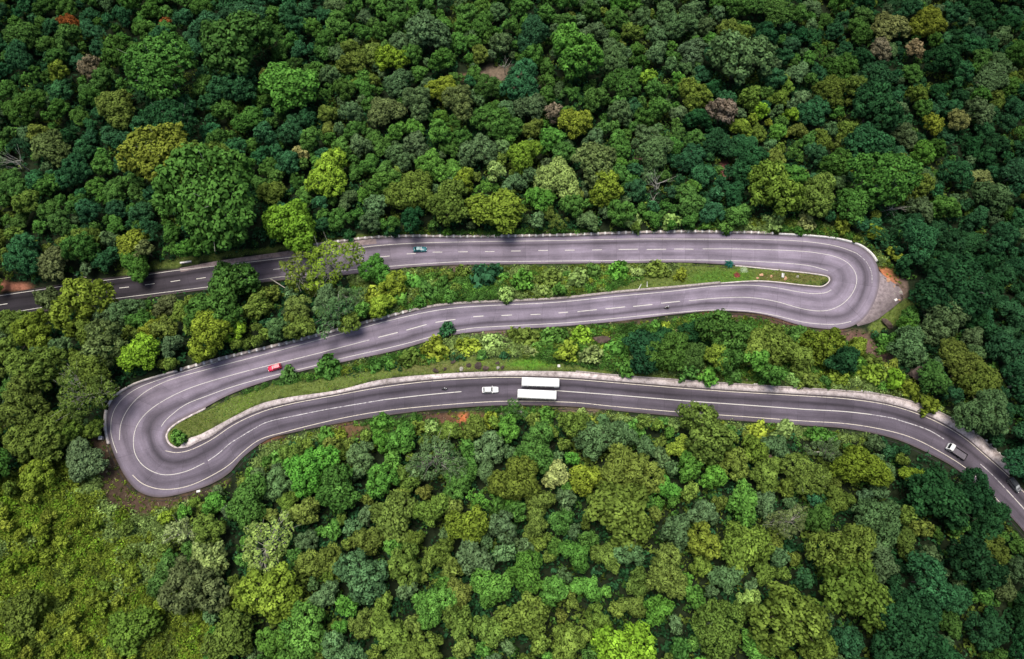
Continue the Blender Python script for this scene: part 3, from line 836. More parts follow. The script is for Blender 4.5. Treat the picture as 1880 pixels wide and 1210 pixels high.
rng = np.random.default_rng(5)
for k in range(4):      # small round
    lb = dome_lobes(2.5, 10 + k, rng, hz=.95, base=4.2, rl=(.3, .45), rad_in=.2)
    proto('small', 2.6, 6.4, crown_mesh('crown', lb, .44, 1.3, rng), trunk_mesh('trunk', 6.0, .16, lb, rng, M_BARK, 4))
for k in range(5):      # middling, cauliflower crown
    lb = dome_lobes(4.5, 20 + 3 * k, rng, hz=.85, base=5.6, rl=(.22, .38), lump=.14 + .03 * k)
    proto('medium', 4.6, 9.6, crown_mesh('crown', lb, [.5, .42, .6, .46, .54][k], 1.25, rng, jit=[.5, .4, .65, .5, .35][k]), trunk_mesh('trunk', 9, .26, lb, rng, M_BARK, 5))
for k in range(4):      # large, many lobes
    lb = dome_lobes(7.0, 42 + 6 * k, rng, hz=.72, base=7.2, rl=(.15, .29), lump=.2)
    proto('large', 7.1, 12.6, crown_mesh('crown', lb, [.56, .48, .66, .52][k], 1.15, rng, jit=[.5, .38, .65, .45][k]), trunk_mesh('trunk', 12, .42, lb, rng, M_BARK, 8))
for k in range(3):      # wide flat feathery umbrella
    lb = dome_lobes(8.5, 95, rng, hz=.42, base=9.2, rl=(.1, .17), flat=.7, lump=.1)
    proto('umbrella', 8.6, 13.0, crown_mesh('crown', lb, .5, 1.0, rng, jit=.35), trunk_mesh('trunk', 12.5, .45, lb, rng, M_PALEBARK, 9))
for k in range(3):      # thin crown, limbs showing
    lb = [l for l in dome_lobes(5.6, 26, rng, hz=.7, base=7.5, rl=(.15, .24), lump=.25) if l[3] < 2.4]
    proto('sparse', 5.7, 11.8, crown_mesh('crown', lb, .5, 1.05, rng, core=False, jit=.7), trunk_mesh('trunk', 11.2, .3, lb, rng, M_PALEBARK, 16, reach=.97))
for k in range(2):      # big open crown on pale limbs
    lb = [l for l in dome_lobes(8.0, 46, rng, hz=.62, base=8.6, rl=(.13, .21), lump=.2) if l[3] < 3]
    proto('open', 8.1, 13.5, crown_mesh('crown', lb, .52, 1.0, rng, core=False, jit=.6), trunk_mesh('trunk', 13, .36, lb, rng, M_PALEBARK, 26, reach=.99))
for k in range(3):      # shrubs
    lb = dome_lobes(1.7, 8 + k, rng, hz=.8, base=.5, rl=(.3, .45))
    proto('shrub', 1.8, 2.0, crown_mesh('foliage', lb, .36, 1.15, rng), trunk_mesh('stem', 1.2, .07, lb, rng, M_BARK, 3))
for k in range(2):      # leafless
    lb = [np.array([*(unit(rng.normal(size=(1, 3)))[0] * [3.4, 3.4, 2.2] + [0, 0, 7.5]), 1, 1]) for _ in range(9)]
    proto('dead', 4.0, 9.5, None, trunk_mesh('trunk', 8.5, .26, lb, rng, M_PALEBARK, 9, reach=1.0))

TINT = {'dk': (.028, .080, .031), 'tl': (.040, .108, .046), 'mg': (.072, .150, .038), 'br': (.094, .200, .044), 'ol': (.118, .166, .040),
        'yo': (.172, .224, .042), 'li': (.172, .285, .044), 'gg': (.092, .150, .066), 'bo': (.110, .142, .055), 'tn': (.215, .180, .120),
        'ru': (.200, .075, .032), 'pl': (.205, .285, .095), 'cr': (.270, .310, .130), 'go': (.185, .205, .075)}
TONE_W = {'dk': 'dark green', 'tl': 'blue-green', 'mg': 'mid-green', 'br': 'bright green', 'ol': 'olive green', 'yo': 'yellowish green', 'li': 'lime green',
          'gg': 'grey-green', 'bo': 'brownish olive', 'tn': 'tan', 'ru': 'rust-red', 'pl': 'pale green', 'cr': 'cream-tinged', 'go': 'golden olive'}

# crowns read off the photograph: u, v, width in pixels, tone, form ('' = by size), label
HERO = """124,39,36,ru,,rust-red tree near the top left corner of the forest
302,41,22,ru,small,small rust-red crown in the upper left forest
160,119,42,tn,,tan-grey leafless-looking tree in the upper left forest
293,124,125,mg,umbrella,big dark umbrella-shaped tree in the upper left forest
426,75,125,mg,large,
428,150,80,tl,large,
526,150,102,br,large,broad bright green domed tree in the upper left forest
210,193,75,ol,,large olive tree standing out in the upper left forest
320,233,90,dk,umbrella,
293,285,120,yo,umbrella,wide flat yellowish umbrella tree, upper of two, left of the limes
393,368,180,mg,umbrella,widest pale umbrella-shaped tree above the upper left road leg
370,307,100,ol,umbrella,
551,281,30,go,small,small brownish-yellow crown beside the lime tree at centre left
600,315,85,li,,bright lime tree above the start of the gravelly shoulder
534,411,100,li,large,big lime-olive tree close to the upper road above the gravel shoulder
92,338,45,mg,,
206,345,50,mg,,
110,133,36,yo,small,
87,265,70,bo,,
27,293,40,tn,dead,leafless grey tree at the left edge of the upper forest
783,53,78,gg,large,
716,103,58,li,,lime tree in the upper forest left of the clearing
1057,98,95,br,large,large rounded bright green tree right of the bare clearing
886,39,50,mg,,
979,60,65,tl,,
1190,142,30,li,small,narrow lime tree in the upper right-centre forest
957,146,80,tl,large,
975,194,55,gg,,
906,215,70,mg,,
1016,208,34,tn,small,pinkish-tan bare-looking crown below the clearing
1057,224,60,yo,,
879,270,68,gg,,pale grey-green tree below the clearing
961,284,62,li,,lime tree midway between the clearing and the upper road
1011,252,50,br,,
911,316,38,pl,small,small pale green tree below the grey-green one
1025,320,85,pl,large,large pale green tree below the clearing
993,360,52,br,,
792,298,60,br,,
851,332,45,yo,,
755,343,88,ol,large,
913,378,94,yo,large,big yellow-green tree beside the upper road right of the teal car
824,372,80,ol,large,
1094,297,80,bo,large,
1112,348,65,yo,,
1140,206,45,gg,,
815,160,65,yo,,
705,197,65,bo,,
842,183,65,bo,,
1208,335,40,cr,dead,white-limbed dead tree in the forest above the right half of the upper road
1200,362,26,cr,dead,small white-limbed dead tree below the bigger dead tree
927,121,24,cr,dead,bare pale branchy tree in the bare clearing
1363,98,108,gg,large,large grey-green domed tree in the upper right forest
1711,32,68,yo,,
1637,43,64,go,,golden-olive tree in the upper right forest
1683,85,36,tn,small,
1619,87,42,tn,,
1397,206,28,li,small,
1454,210,28,li,small,
1429,240,34,br,,
1363,229,40,yo,,
1326,206,50,tn,,pinkish-grey tree in the upper right forest
1322,256,62,dk,,
1377,288,72,dk,large,
1619,330,112,mg,umbrella,green umbrella tree with white limbs beyond the right-hand hairpin
1640,385,34,cr,dead,white forked dead limbs under the umbrella tree beyond the right-hand hairpin
1422,343,100,ol,large,
1500,357,78,ol,large,
1573,371,72,mg,large,
1523,169,60,ol,,
1610,192,92,dk,large,
1592,261,78,tl,large,
1697,279,45,br,,
1715,229,38,yo,,
1761,220,40,go,,
1811,320,44,go,,
1688,441,72,tl,large,
1756,528,125,dk,umbrella,dark umbrella tree in the forest right of the stony lay-by
1733,583,90,gg,large,
1775,661,80,ol,large,
1811,702,70,ol,,
1738,446,60,dk,,
1816,757,95,gg,large,
1724,693,62,mg,,
1660,602,34,br,small,
1672,582,40,mg,,
41,469,72,tl,large,
92,482,62,bo,,
151,455,60,mg,,
188,473,50,tl,,
237,445,58,yo,,rounded yellowish tree close above the dark left end of the road
243,479,60,mg,,
347,457,40,br,,
267,460,34,bo,small,
150,440,58,ol,,
400,425,80,mg,large,
150,556,104,yo,large,big yellow-topped tree just below the dark left end of the road
227,573,60,gg,,
303,560,46,bo,,
300,600,46,ol,,
273,602,40,yo,,
392,570,96,mg,large,big mid-green tree overhanging the lower edge of the dark road
383,613,84,yo,large,
427,603,46,li,,lime tree left of the thin yellow-green trees
253,647,72,li,large,light lime tree outside the left-hand hairpin
193,633,82,bo,large,
60,610,80,yo,large,
67,673,92,ol,large,
167,680,80,ol,large,
87,547,48,bo,,
607,485,105,yo,open,tall thin yellow-green tree with pale limbs overhanging the upper road
550,503,72,yo,sparse,thin yellow-green tree leaning over the upper road, left of the taller one
690,497,62,br,,
697,557,46,yo,,
650,545,48,gg,sparse,
611,577,76,gg,sparse,pale thin-crowned tree against the parapet of the middle leg
550,600,50,ol,,
425,518,84,mg,large,
160,725,108,ol,open,large olive tree hard against the left-hand hairpin guard wall
40,740,95,ol,large,
60,800,105,ol,large,
110,790,70,ol,,
334,978,62,cr,sparse,cream-coloured thin-crowned tree below the left-hand hairpin
384,1028,70,pl,,round pale lime tree below the left-hand hairpin
485,1003,114,pl,open,large pale green tree with pale limbs below the left-hand hairpin
352,1080,112,bo,large,
490,1090,112,yo,large,
453,925,88,mg,large,
567,861,92,br,large,
801,843,100,gg,open,broad grey-olive tree below the soil slip, left of the buses
1158,865,108,ol,large,
1144,939,122,ol,large,
1075,879,60,yo,,
1021,870,50,cr,,
984,824,82,mg,large,
666,1058,92,gg,large,
1156,1016,50,gg,,
1149,1195,105,li,large,bright lime tree at the bottom edge of the picture
950,880,92,ol,large,
860,966,74,yo,large,
966,1053,72,br,large,
984,962,50,ol,,
1030,957,46,mg,,
1226,1053,84,ol,large,
1297,795,100,ol,large,large olive tree overlapping the near edge of the lowest leg
1246,822,46,yo,,yellowish tree left of the olive tree that overlaps the lowest leg
1583,856,88,yo,large,
1683,875,46,yo,,
1450,957,72,bo,open,
1505,952,56,mg,,
1367,1003,92,ol,large,
1377,1104,44,pl,,
1573,1085,124,ol,large,
1660,1154,130,dk,large,
1619,957,92,gg,large,
1788,1035,92,dk,large,
1843,1076,66,bo,,
1445,1136,130,ol,large,
1550,1012,112,ol,large,
1724,911,104,dk,large,
1785,905,84,dk,large,dark tree reaching over the lowest leg at the right edge
1820,950,80,dk,large,
1290,994,62,yo,,
1333,618,96,mg,large,
1285,612,68,dk,large,
1507,637,78,yo,large,feathery yellow-green tree below the right-hand hairpin
1427,630,76,ol,,
1550,663,56,dk,,
1470,655,60,ol,,
1573,640,46,yo,,
1227,643,84,mg,large,
1187,640,78,dk,large,
1387,663,44,br,small,
1420,687,40,mg,small,
1337,660,50,mg,,
945,752,46,mg,sparse,thin small tree overlapping the road just left of the white buses
640,590,40,ol,small,
60,870,60,yo,,
30,1130,80,ol,large,
230,1160,90,ol,large,
420,1170,90,ol,large,
840,880,70,mg,,
700,880,60,br,,
620,900,80,mg,large,
720,950,90,ol,large
35,596,66,ol,
205,574,62,gg,
258,588,46,mg,
332,574,46,ol,
722,522,52,yo,
1270,652,62,mg,large
1385,640,62,ol,
1460,625,54,mg,
1215,622,50,dk,
1320,655,50,yo,"""
HEROES = []
for row in HERO.split('\n'):
    a = (row + ',').split(',', 5); HEROES.append((float(a[0]), float(a[1]), float(a[2]), a[3], a[4], a[5].strip(' ,')))

def form_for(R):
    return 'small' if R < 3.1 else 'medium' if R < 5.4 else 'large'

class Tree: pass
TREES = []
def add_tree(x, y, R, tone, form, label='', hero=False, r=None):
    t = Tree(); pr = PROTO[form][int((x * 7.3 + y * 3.1 + 1000) * 10) % len(PROTO[form])]
    t.x, t.y, t.z = x, y, float(H(x, y)); t.R = R; t.pr = pr; t.form = form; t.s = R / pr.R
    t.tone = tone; t.label = label; t.hero = hero; t.rot = (x * 1.7 + y * 2.9) % 6.283; e_ = RNG.uniform(.91, 1.1); t.sc = (t.s * e_, t.s / e_, t.s * RNG.uniform(.9, 1.35))
    t.c = np.array([x, y, t.z + pr.H * t.s * .72])
    px, dep = proj(t.c); t.u, t.v = px[0]; t.rpx = R * F / dep[0]
    q = np.array(TINT[tone]) * RNG.uniform(.85, 1.2) * (1 + RNG.normal(0, .04, 3))
    far = max(0, (abs(t.u - 900) / 940) ** 2 * .22 + max(0, (330 - t.v) / 330) * .16 + (.12 if t.u > 1500 else 0) - .05) - (.10 if 760 < t.v and t.u < 1450 else 0)  # vignette painted into the tint: darker toward top and sides, lower part lifted
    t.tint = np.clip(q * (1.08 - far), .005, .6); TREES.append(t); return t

for u, v, d, tone, form, lab in HEROES:
    h = 8.0
    for _ in range(3):
        g = G(u, v, h); dep = proj(g + [0, 0, h])[1][0]; R = d / 2 * dep / F * 1.1
        fm = form or form_for(R)
        h = PROTO[fm][0].H * R / PROTO[fm][0].R * .75
    add_tree(g[0], g[1], R, tone, fm, lab, True)

PAL = {'tl_': 'dk dk dk tl tl tl mg mg mg gg ol bo'.split(), 'tm': 'tl tl mg mg mg mg gg gg br ol ol yo dk li'.split(), 'tr': 'dk dk dk dk tl tl mg ol ol gg yo go'.split(),
       'r': 'dk dk dk tl tl gg gg ol'.split(), 'b': 'ol ol ol ol mg mg mg yo yo dk gg gg br'.split(), 'br_': 'dk dk dk ol ol ol mg tl bo gg'.split(), 'lm': 'ol ol ol mg mg mg yo dk gg bo'.split(),
       'mead': 'yo yo li ol yo mg'.split(), 'strip': 'mg mg ol yo br gg dk'.split()}
ORDER = 'dk tl mg gg br pl ol bo yo li go tn cr ru'.split()
def zone(u, v):
    if u > 1600 and v < 830: return 'r' if v > 400 else 'tr'
    if v < 430: return 'tl_' if u < 600 else 'tm' if u < 1280 else 'tr'
    if u < 560 and v < 900: return 'lm'
    if v > 740: return 'br_' if u > 1430 else 'b'
    return 'strip'

# fill the rest of the canopy, large crowns first
XS = [t.x for t in TREES]; YS = [t.y for t in TREES]; RS_ = [t.R for t in TREES]
frng = np.random.default_rng(77)
def try_fill(count, r0, r1, pack):
    cx = frng.uniform(-235, 235, count); cy = frng.uniform(-62, 245, count); cr = frng.uniform(r0, r1, count)
    cz = H(cx, cy)
    hh = cr * 1.6
    cen = np.stack([cx, cy, cz + hh], 1); px, dep = proj(cen)
    ok = (dep > 1) & (px[:, 0] > -170) & (px[:, 0] < 2050) & (px[:, 1] > -150) & (px[:, 1] < 1340)
    base, bdep = proj(np.stack([cx, cy, cz], 1))
    kp = klass(px); ok &= (((kp == 0) | (kp == 4)) & ((klass(base) == 0) | ((klass(base) == 4) & (cr < 2.6) & (frng.random(count) < .35))))
    rp = cr * F / np.maximum(dep, 1)
    for a in np.arange(0, 6.28, .785):
        ring = px + np.stack([np.cos(a) * rp, np.sin(a) * rp], 1) * 1.02
        k = klass(ring); ok &= (k != 1) & (k != 2)
    soil = soil_at(cx, cy) < .35
    ok &= soil
    for i in np.nonzero(ok)[0]:
        if px[i, 1] < 420 and frng.random() < (cr[i] - 4.2) * .25: continue
        X = np.array(XS); Y = np.array(YS); Rr = np.array(RS_)
        if (((X - cx[i]) ** 2 + (Y - cy[i]) ** 2) < (pack * (Rr + cr[i])) ** 2).any(): continue
        u, v = px[i]
        zn = 'mead' if klass(base[i:i + 1])[0] == 4 else zone(u, v)
        pal = sorted(PAL[zn], key=lambda c: ORDER.index(c))
        q = .5 + .55 * float(noise2(np.array([cx[i]]), np.array([cy[i]]), 88, .07)[0]) + .35 * float(noise2(np.array([cx[i]]), np.array([cy[i]]), 89, .25)[0])
        tone = pal[int(np.clip((.62 * q + .38 * frng.random()) * len(pal), 0, len(pal) - 1))]
        form = form_for(cr[i])
        if form == 'large' and frng.random() < .16: form = 'umbrella'
        if form == 'medium' and frng.random() < .05: form = 'sparse'
        add_tree(cx[i], cy[i], cr[i], tone, form)
        XS.append(cx[i]); YS.append(cy[i]); RS_.append(cr[i])
try_fill(1100, 5.0, 7.0, .78)
try_fill(8000, 3.6, 5.0, .72)
try_fill(9000, 2.5, 3.6, .7)
try_fill(12000, 1.6, 2.4, .66)
print('TREES', len(TREES))

def visible(t): return -10 < t.u < 1890 and -10 < t.v < 1220
for t in TREES: t.show = t.rpx * (1 if visible(t) else 0)
heroes = [t for t in TREES if t.hero]
rest = sorted([t for t in TREES if not t.hero and t.show > 0], key=lambda t: -t.show)
singles = heroes + rest[:max(0, 300 - len(heroes))]
single_ids = set(map(id, singles))
crowd = [t for t in TREES if id(t) not in single_ids]

# labels: form, tone and size, then the nearest landmark and the side of it the tree is on
LAND = [('the teal car', 771, 457), ('the red car', 504, 674), ('the white buses', 993, 712), ('the white car', 900, 716), ('the flatbed lorry', 1762, 833), ('the dark jeep', 1862, 890),
        ('the bare clearing', 915, 140), ('the stony lay-by', 1645, 535), ('the big brown boulder', 1680, 690), ('the left-hand hairpin', 270, 800), ('the right-hand hairpin', 1560, 500),
        ('the rust-red tree', 124, 39), ('the wide pale umbrella tree', 393, 368), ('the bright domed tree', 526, 150), ('the grey-green domed tree', 1363, 98),
        ('the white-limbed dead tree', 1208, 335), ('the lime tree above the gravel shoulder', 600, 315), ('the bottom-edge lime tree', 1149, 1195), ('the cream-coloured tree', 334, 978),
        ('the round pale lime tree', 384, 1028), ('the broad grey-olive tree', 801, 843), ('the olive tree overlapping the road', 1296, 787), ('the dark right-hand umbrella tree', 1756, 528),
        ('the yellow-topped tree by the dark road', 150, 557), ('the bright tree right of the clearing', 1057, 98), ('the red soil bank', 20, 527), ('the fallen log', 1405, 840),
        ('the bottom right corner', 1880, 1210), ('the bottom left corner', 0, 1210), ('the top right corner', 1880, 0), ('the top left corner', 0, 0), ('the top edge centre', 940, 0)]
DIRS = ['right of', 'lower right of', 'below', 'lower left of', 'left of', 'upper left of', 'above', 'upper right of']
FORM_W = {'small': 'round tree', 'medium': 'rounded tree', 'large': 'broad tree', 'umbrella': 'flat-topped tree', 'sparse': 'thin-crowned tree', 'open': 'open-crowned tree', 'dead': 'leafless tree', 'shrub': 'shrub'}
def where(u, v, k=0):
    o = sorted(LAND, key=lambda l: math.hypot(l[1] - u, l[2] - v)); nm, lu, lv_ = o[k]
    if k == 0 and math.hypot(lu - u, lv_ - v) < 6: nm, lu, lv_ = o[1]
    a = math.atan2(v - lv_, u - lu); d = math.hypot(u - lu, v - lv_)
    w = 'just ' if d < 70 else '' if d < 150 else 'well ' if d < 260 else 'far '
    return w + DIRS[int(round(a / (math.pi / 4))) % 8] + ' ' + nm
used = {}
def autolabel(t, size):
    b = f"{size} {TONE_W[t.tone]} {FORM_W[t.form]} "
    for lab in (b + where(t.u, t.v), b + where(t.u, t.v) + ', ' + where(t.u, t.v, 1).replace('the ', '', 1), b + where(t.u, t.v, 1), b + where(t.u, t.v, 2), b + where(t.u, t.v, 3), b + where(t.u, t.v, 4)):
        if lab not in used and len(lab.split()) <= 16: used[lab] = 1; return lab
    return ' '.join((b + where(t.u, t.v)).split()[:16])

NAMES = {'small': 'broadleaf_tree', 'medium': 'broadleaf_tree', 'large': 'broadleaf_tree', 'umbrella': 'umbrella_tree', 'sparse': 'sparse_tree', 'open': 'sparse_tree', 'dead': 'dead_tree', 'shrub': 'shrub'}
SRC = {}
def place(t, cat, group, names=('trunk', 'crown')):
    root = empty(NAMES[t.form], (t.x, t.y, t.z - .1), t.rot); root.scale = t.sc
    size = 'small' if t.rpx < 19 else 'mid-sized' if t.rpx < 34 else 'large'
    lab = t.label or autolabel(t, size); used[lab] = 1
    tag(root, lab, cat, group)
    for nm, me in zip(names, (t.pr.trunk, t.pr.crown)):
        if me is None: continue
        o = bpy.data.objects.new(nm, me); COL.objects.link(o); o.parent = root
        if me is t.pr.crown:
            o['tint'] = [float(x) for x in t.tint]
            SRC.setdefault(id(t.pr), o)
for t in singles: place(t, 'tree', 'trees of the hillside forest')

# ------------------------------------------------------------------ the rest of the canopy: one mass
def crowd_object():
    pr_list = [p for f in ('small', 'medium', 'large', 'umbrella', 'sparse', 'open') for p in PROTO[f] if id(p) in SRC]
    ids = {id(p): k for k, p in enumerate(pr_list)}
    cr = [t for t in crowd if id(t.pr) in ids]
    V = np.array([[t.x, t.y, t.z - .1] for t in cr])
    me = bpy.data.meshes.new('forest'); me.vertices.add(len(V)); me.vertices.foreach_set('co', V.astype(np.float32).ravel())
    def at(nm, typ, arr, key):
        a = me.attributes.new(nm, typ, 'POINT'); a.data.foreach_set(key, arr.ravel())
    at('which', 'INT', np.array([ids[id(t.pr)] for t in cr], np.int32), 'value')
    at('size', 'FLOAT_VECTOR', np.array([t.sc for t in cr], np.float32), 'vector')
    at('turn', 'FLOAT_VECTOR', np.array([[0, 0, t.rot] for t in cr], np.float32), 'vector')
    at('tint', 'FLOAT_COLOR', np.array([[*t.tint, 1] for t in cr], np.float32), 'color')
    o = link('forest', me); tag(o, 'dense mixed green forest canopy around and between the named trees', 'forest', kind='stuff')
    ng = bpy.data.node_groups.new('forest', 'GeometryNodeTree'); ng.is_modifier = True
    ng.interface.new_socket('Geometry', in_out='INPUT', socket_type='NodeSocketGeometry'); ng.interface.new_socket('Geometry', in_out='OUTPUT', socket_type='NodeSocketGeometry')
    gi = ng.nodes.new('NodeGroupInput'); go = ng.nodes.new('NodeGroupOutput'); jn = ng.nodes.new('GeometryNodeJoinGeometry'); L = ng.links.new
    def named(nm, typ):
        x = ng.nodes.new('GeometryNodeInputNamedAttribute'); x.data_type = typ; x.inputs['Name'].default_value = nm; return x.outputs[0]
    w, sz, tn = named('which', 'INT'), named('size', 'FLOAT_VECTOR'), named('turn', 'FLOAT_VECTOR')
    for k, p in enumerate(pr_list):
        cmp_ = ng.nodes.new('FunctionNodeCompare'); cmp_.data_type = 'INT'; cmp_.operation = 'EQUAL'
        L(w, cmp_.inputs[2]); cmp_.inputs[3].default_value = k
        oi = ng.nodes.new('GeometryNodeObjectInfo'); oi.inputs['Object'].default_value = SRC[id(p)]; oi.inputs['As Instance'].default_value = True; oi.transform_space = 'ORIGINAL'
        ip = ng.nodes.new('GeometryNodeInstanceOnPoints')
        L(gi.outputs[0], ip.inputs['Points']); L(cmp_.outputs[0], ip.inputs['Selection']); L(oi.outputs['Geometry'], ip.inputs['Instance'])
        L(tn, ip.inputs['Rotation']); L(sz, ip.inputs['Scale']); L(ip.outputs[0], jn.inputs[0])
    L(jn.outputs[0], go.inputs[0])
    md = o.modifiers.new('forest', 'NODES'); md.node_group = ng
    return o
crowd_object()

# ------------------------------------------------------------------ shrubs one can count
SHR = """890,512,70,tl,big large-leaved blue-green shrub beside the upper road
1133,500,46,br,rounded bright shrub near the leaning white post
1170,502,30,pl,small pale shrub above the leaning white post
1207,497,46,ol,olive shrub poking above the edge of the upper road
820,606,34,tl,lone round blue-green shrub overlapping the middle leg
1067,620,46,li,bright lime shrub left of the brown outcrop
327,803,32,br,leafy shrub on the left tip of the lower grass island
529,692,44,mg,dark shrub beside the road right of the red car
604,677,56,mg,large shrub beside the middle leg, second right of the red car
690,672,40,mg,
690,545,44,yo,
760,520,44,br,
785,535,40,mg,
735,548,40,br,
960,520,50,br,
1010,515,50,ol,
1060,515,50,pl,
1090,500,36,mg,
930,540,36,pl,
1250,505,30,yo,
960,622,60,ol,
1015,622,56,mg,
905,632,48,pl,
860,640,50,yo,
800,645,60,yo,
750,662,50,ol,
1040,650,48,yo,
1085,655,46,pl,
1130,640,50,br,
1150,675,40,mg,
1260,680,44,mg,
1300,690,40,br,
1350,690,36,mg,
1480,695,40,ol,
1540,690,44,yo,
1600,690,50,yo,
1640,700,46,li,
1670,715,44,yo,
1700,745,40,yo,
1600,665,40,ol,
1625,630,36,br,
1645,622,34,mg,
700,775,44,br,
760,790,46,ol,
900,775,40,yo,
1000,765,40,br,
1060,785,40,yo,
1100,780,40,yo,
1170,790,44,mg,
1390,795,46,yo,
1440,790,44,pl,
1500,800,44,mg,
600,805,46,br,
520,840,44,br,
480,880,40,ol,
1160,410,40,pl,
1230,408,44,pl,
1330,410,46,mg,
1420,408,40,pl,
1480,408,40,cr,
1545,412,42,yo,
1605,432,40,yo,
1642,468,34,yo,
640,430,30,dk,
720,420,34,dk"""
SHRUBS = []
for row in SHR.split('\n'):
    u, v, d, tone, lab = (row + ',').split(',', 4); lab = lab.strip(' ,'); u, v, d = float(u), float(v), float(d)
    g = G(u, v, 1.4); dep = proj(g + [0, 0, 1.4])[1][0]; R = d / 2 * dep / F
    SHRUBS.append((g, R, tone, lab.strip()))
srng = np.random.default_rng(9)
while len(SHRUBS) < 190:
    u = srng.uniform(400, 1760); v = srng.uniform(400, 900)
    if klass(np.array([[u, v]]))[0] != 3: continue
    d = srng.uniform(16, 32); g = G(u, v, 1.0)
    kk = klass(np.array([[u + d * .5, v], [u - d * .5, v], [u, v - d * .5], [u, v + d * .5]]))
    if (kk == 1).any() or soil_at(g[0], g[1]) > .4: continue
    dep = proj(g)[1][0]; R = d / 2 * dep / F
    if any(math.hypot(g[0] - s[0][0], g[1] - s[0][1]) < .62 * (R + s[1]) for s in SHRUBS): continue
    SHRUBS.append((g, R, srng.choice('br mg mg ol yo pl br mg'.split()), ''))
for g, R, tone, lab in SHRUBS:
    t = add_tree(g[0], g[1], R, tone, 'shrub', lab, True)
    t.tint = np.clip(np.array(t.tint) * 1.15, .01, .6)
    place(t, 'shrub', 'shrubs on the banks between the road legs', ('stem', 'foliage'))

# ------------------------------------------------------------------ undergrowth, meadow and grass: uncountable cover, leaf by leaf
def cover(name, label, cat, n, pick, lump, leaf, per, hgt, tints, seed, flat=.7, box=(-225, 225, -60, 240), soilmax=.35):
    r = np.random.default_rng(seed)
    x = r.uniform(box[0], box[1], n); y = r.uniform(box[2], box[3], n); z = H(x, y)
    px, dep = proj(np.stack([x, y, z], 1))
    ok = (px[:, 0] > -120) & (px[:, 0] < 2000) & (px[:, 1] > -100) & (px[:, 1] < 1310)
    k = klass(px); ok &= np.isin(k, pick)
    rp = lump[1] * F / np.maximum(dep, 1) * .9
    for a in np.arange(0, 6.28, 1.0472):
        ok &= klass(px + np.stack([np.cos(a) * rp, np.sin(a) * rp], 1)) != 1
    ok &= soil_at(x, y) < soilmax * r.uniform(.5, 2.2, n)
    x, y, z, px = x[ok], y[ok], z[ok], px[ok]; m = len(x)
    R = r.uniform(lump[0], lump[1], m)
    d = unit(r.normal(size=(m * per, 3))); d[:, 2] = np.abs(d[:, 2])
    i = np.repeat(np.arange(m), per)
    rr = R[i] * (.7 + .4 * r.random(m * per))
    p = np.stack([x[i] + d[:, 0] * rr, y[i] + d[:, 1] * rr, z[i] + hgt * R[i] * .4 + d[:, 2] * rr * flat * hgt], 1)
    nn = unit(d + r.normal(size=d.shape) * .55 + [0, 0, .4])
    V = leaf_quads(p, nn, leaf, r, .6)
    tn = np.array([TINT[c] for c in tints])
    patch = noise2(x, y, seed + 1, .12) + noise2(x, y, seed + 2, .5) * .6
    pick_i = np.clip(((patch * 1.1 + .5) * len(tn) + r.normal(0, .9, m)).astype(int), 0, len(tn) - 1)
    c = tn[pick_i] * r.uniform(.75, 1.25, (m, 1))
    col = np.concatenate([c[i] * r.uniform(.8, 1.2, (m * per, 1)), np.ones((m * per, 1))], 1)
    lv = np.clip(.42 + r.normal(0, .15, m)[i] + r.normal(0, .17, m * per), 0, 1)
    me = np_mesh(name, V, np.arange(len(V)).reshape(-1, 4), M_COVER, {'lv': ('FACE', 'FLOAT', lv), 'tint': ('FACE', 'FLOAT_COLOR', col)})
    o = link(name, me); tag(o, label, cat, kind='stuff'); print(name, m, len(V) // 4); return o
cover('undergrowth', 'low dark bushes and saplings covering the forest floor', 'undergrowth', 36000, [0], (.8, 1.9), .75, 16, 1.3, 'dk dk tl mg ol'.split(), 31)
cover('bank_scrub', 'tangled mixed scrub covering the banks between the road legs', 'scrub', 46000, [3], (.4, 1.2), .38, 28, 1.15, 'mg mg br br ol yo pl pl'.split(), 41, box=(-100, 160, 20, 110))
cover('meadow', 'yellow-green rough meadow scrub on the slope at lower left', 'meadow', 26000, [4], (.5, 1.7), .45, 34, 1.3, 'ol yo yo li yo yo pl'.split(), 51, box=(-225, -60, -60, 40))
cover('dry_brush', 'sparse dry brush on the bare soil round the left-hand hairpin', 'brush', 30000, [5, 3], (.2, .55), .3, 12, .9, 'bo tn ol yo'.split(), 61, box=(-170, 160, -5, 100), soilmax=1.2)
cover('grass', 'short rough grass on the road islands and verges', 'grass', 130000, [2], (.10, .26), .16, 7, .7, 'ol yo mg yo pl li'.split(), 71, flat=.8, box=(-160, 170, 20, 115), soilmax=2)
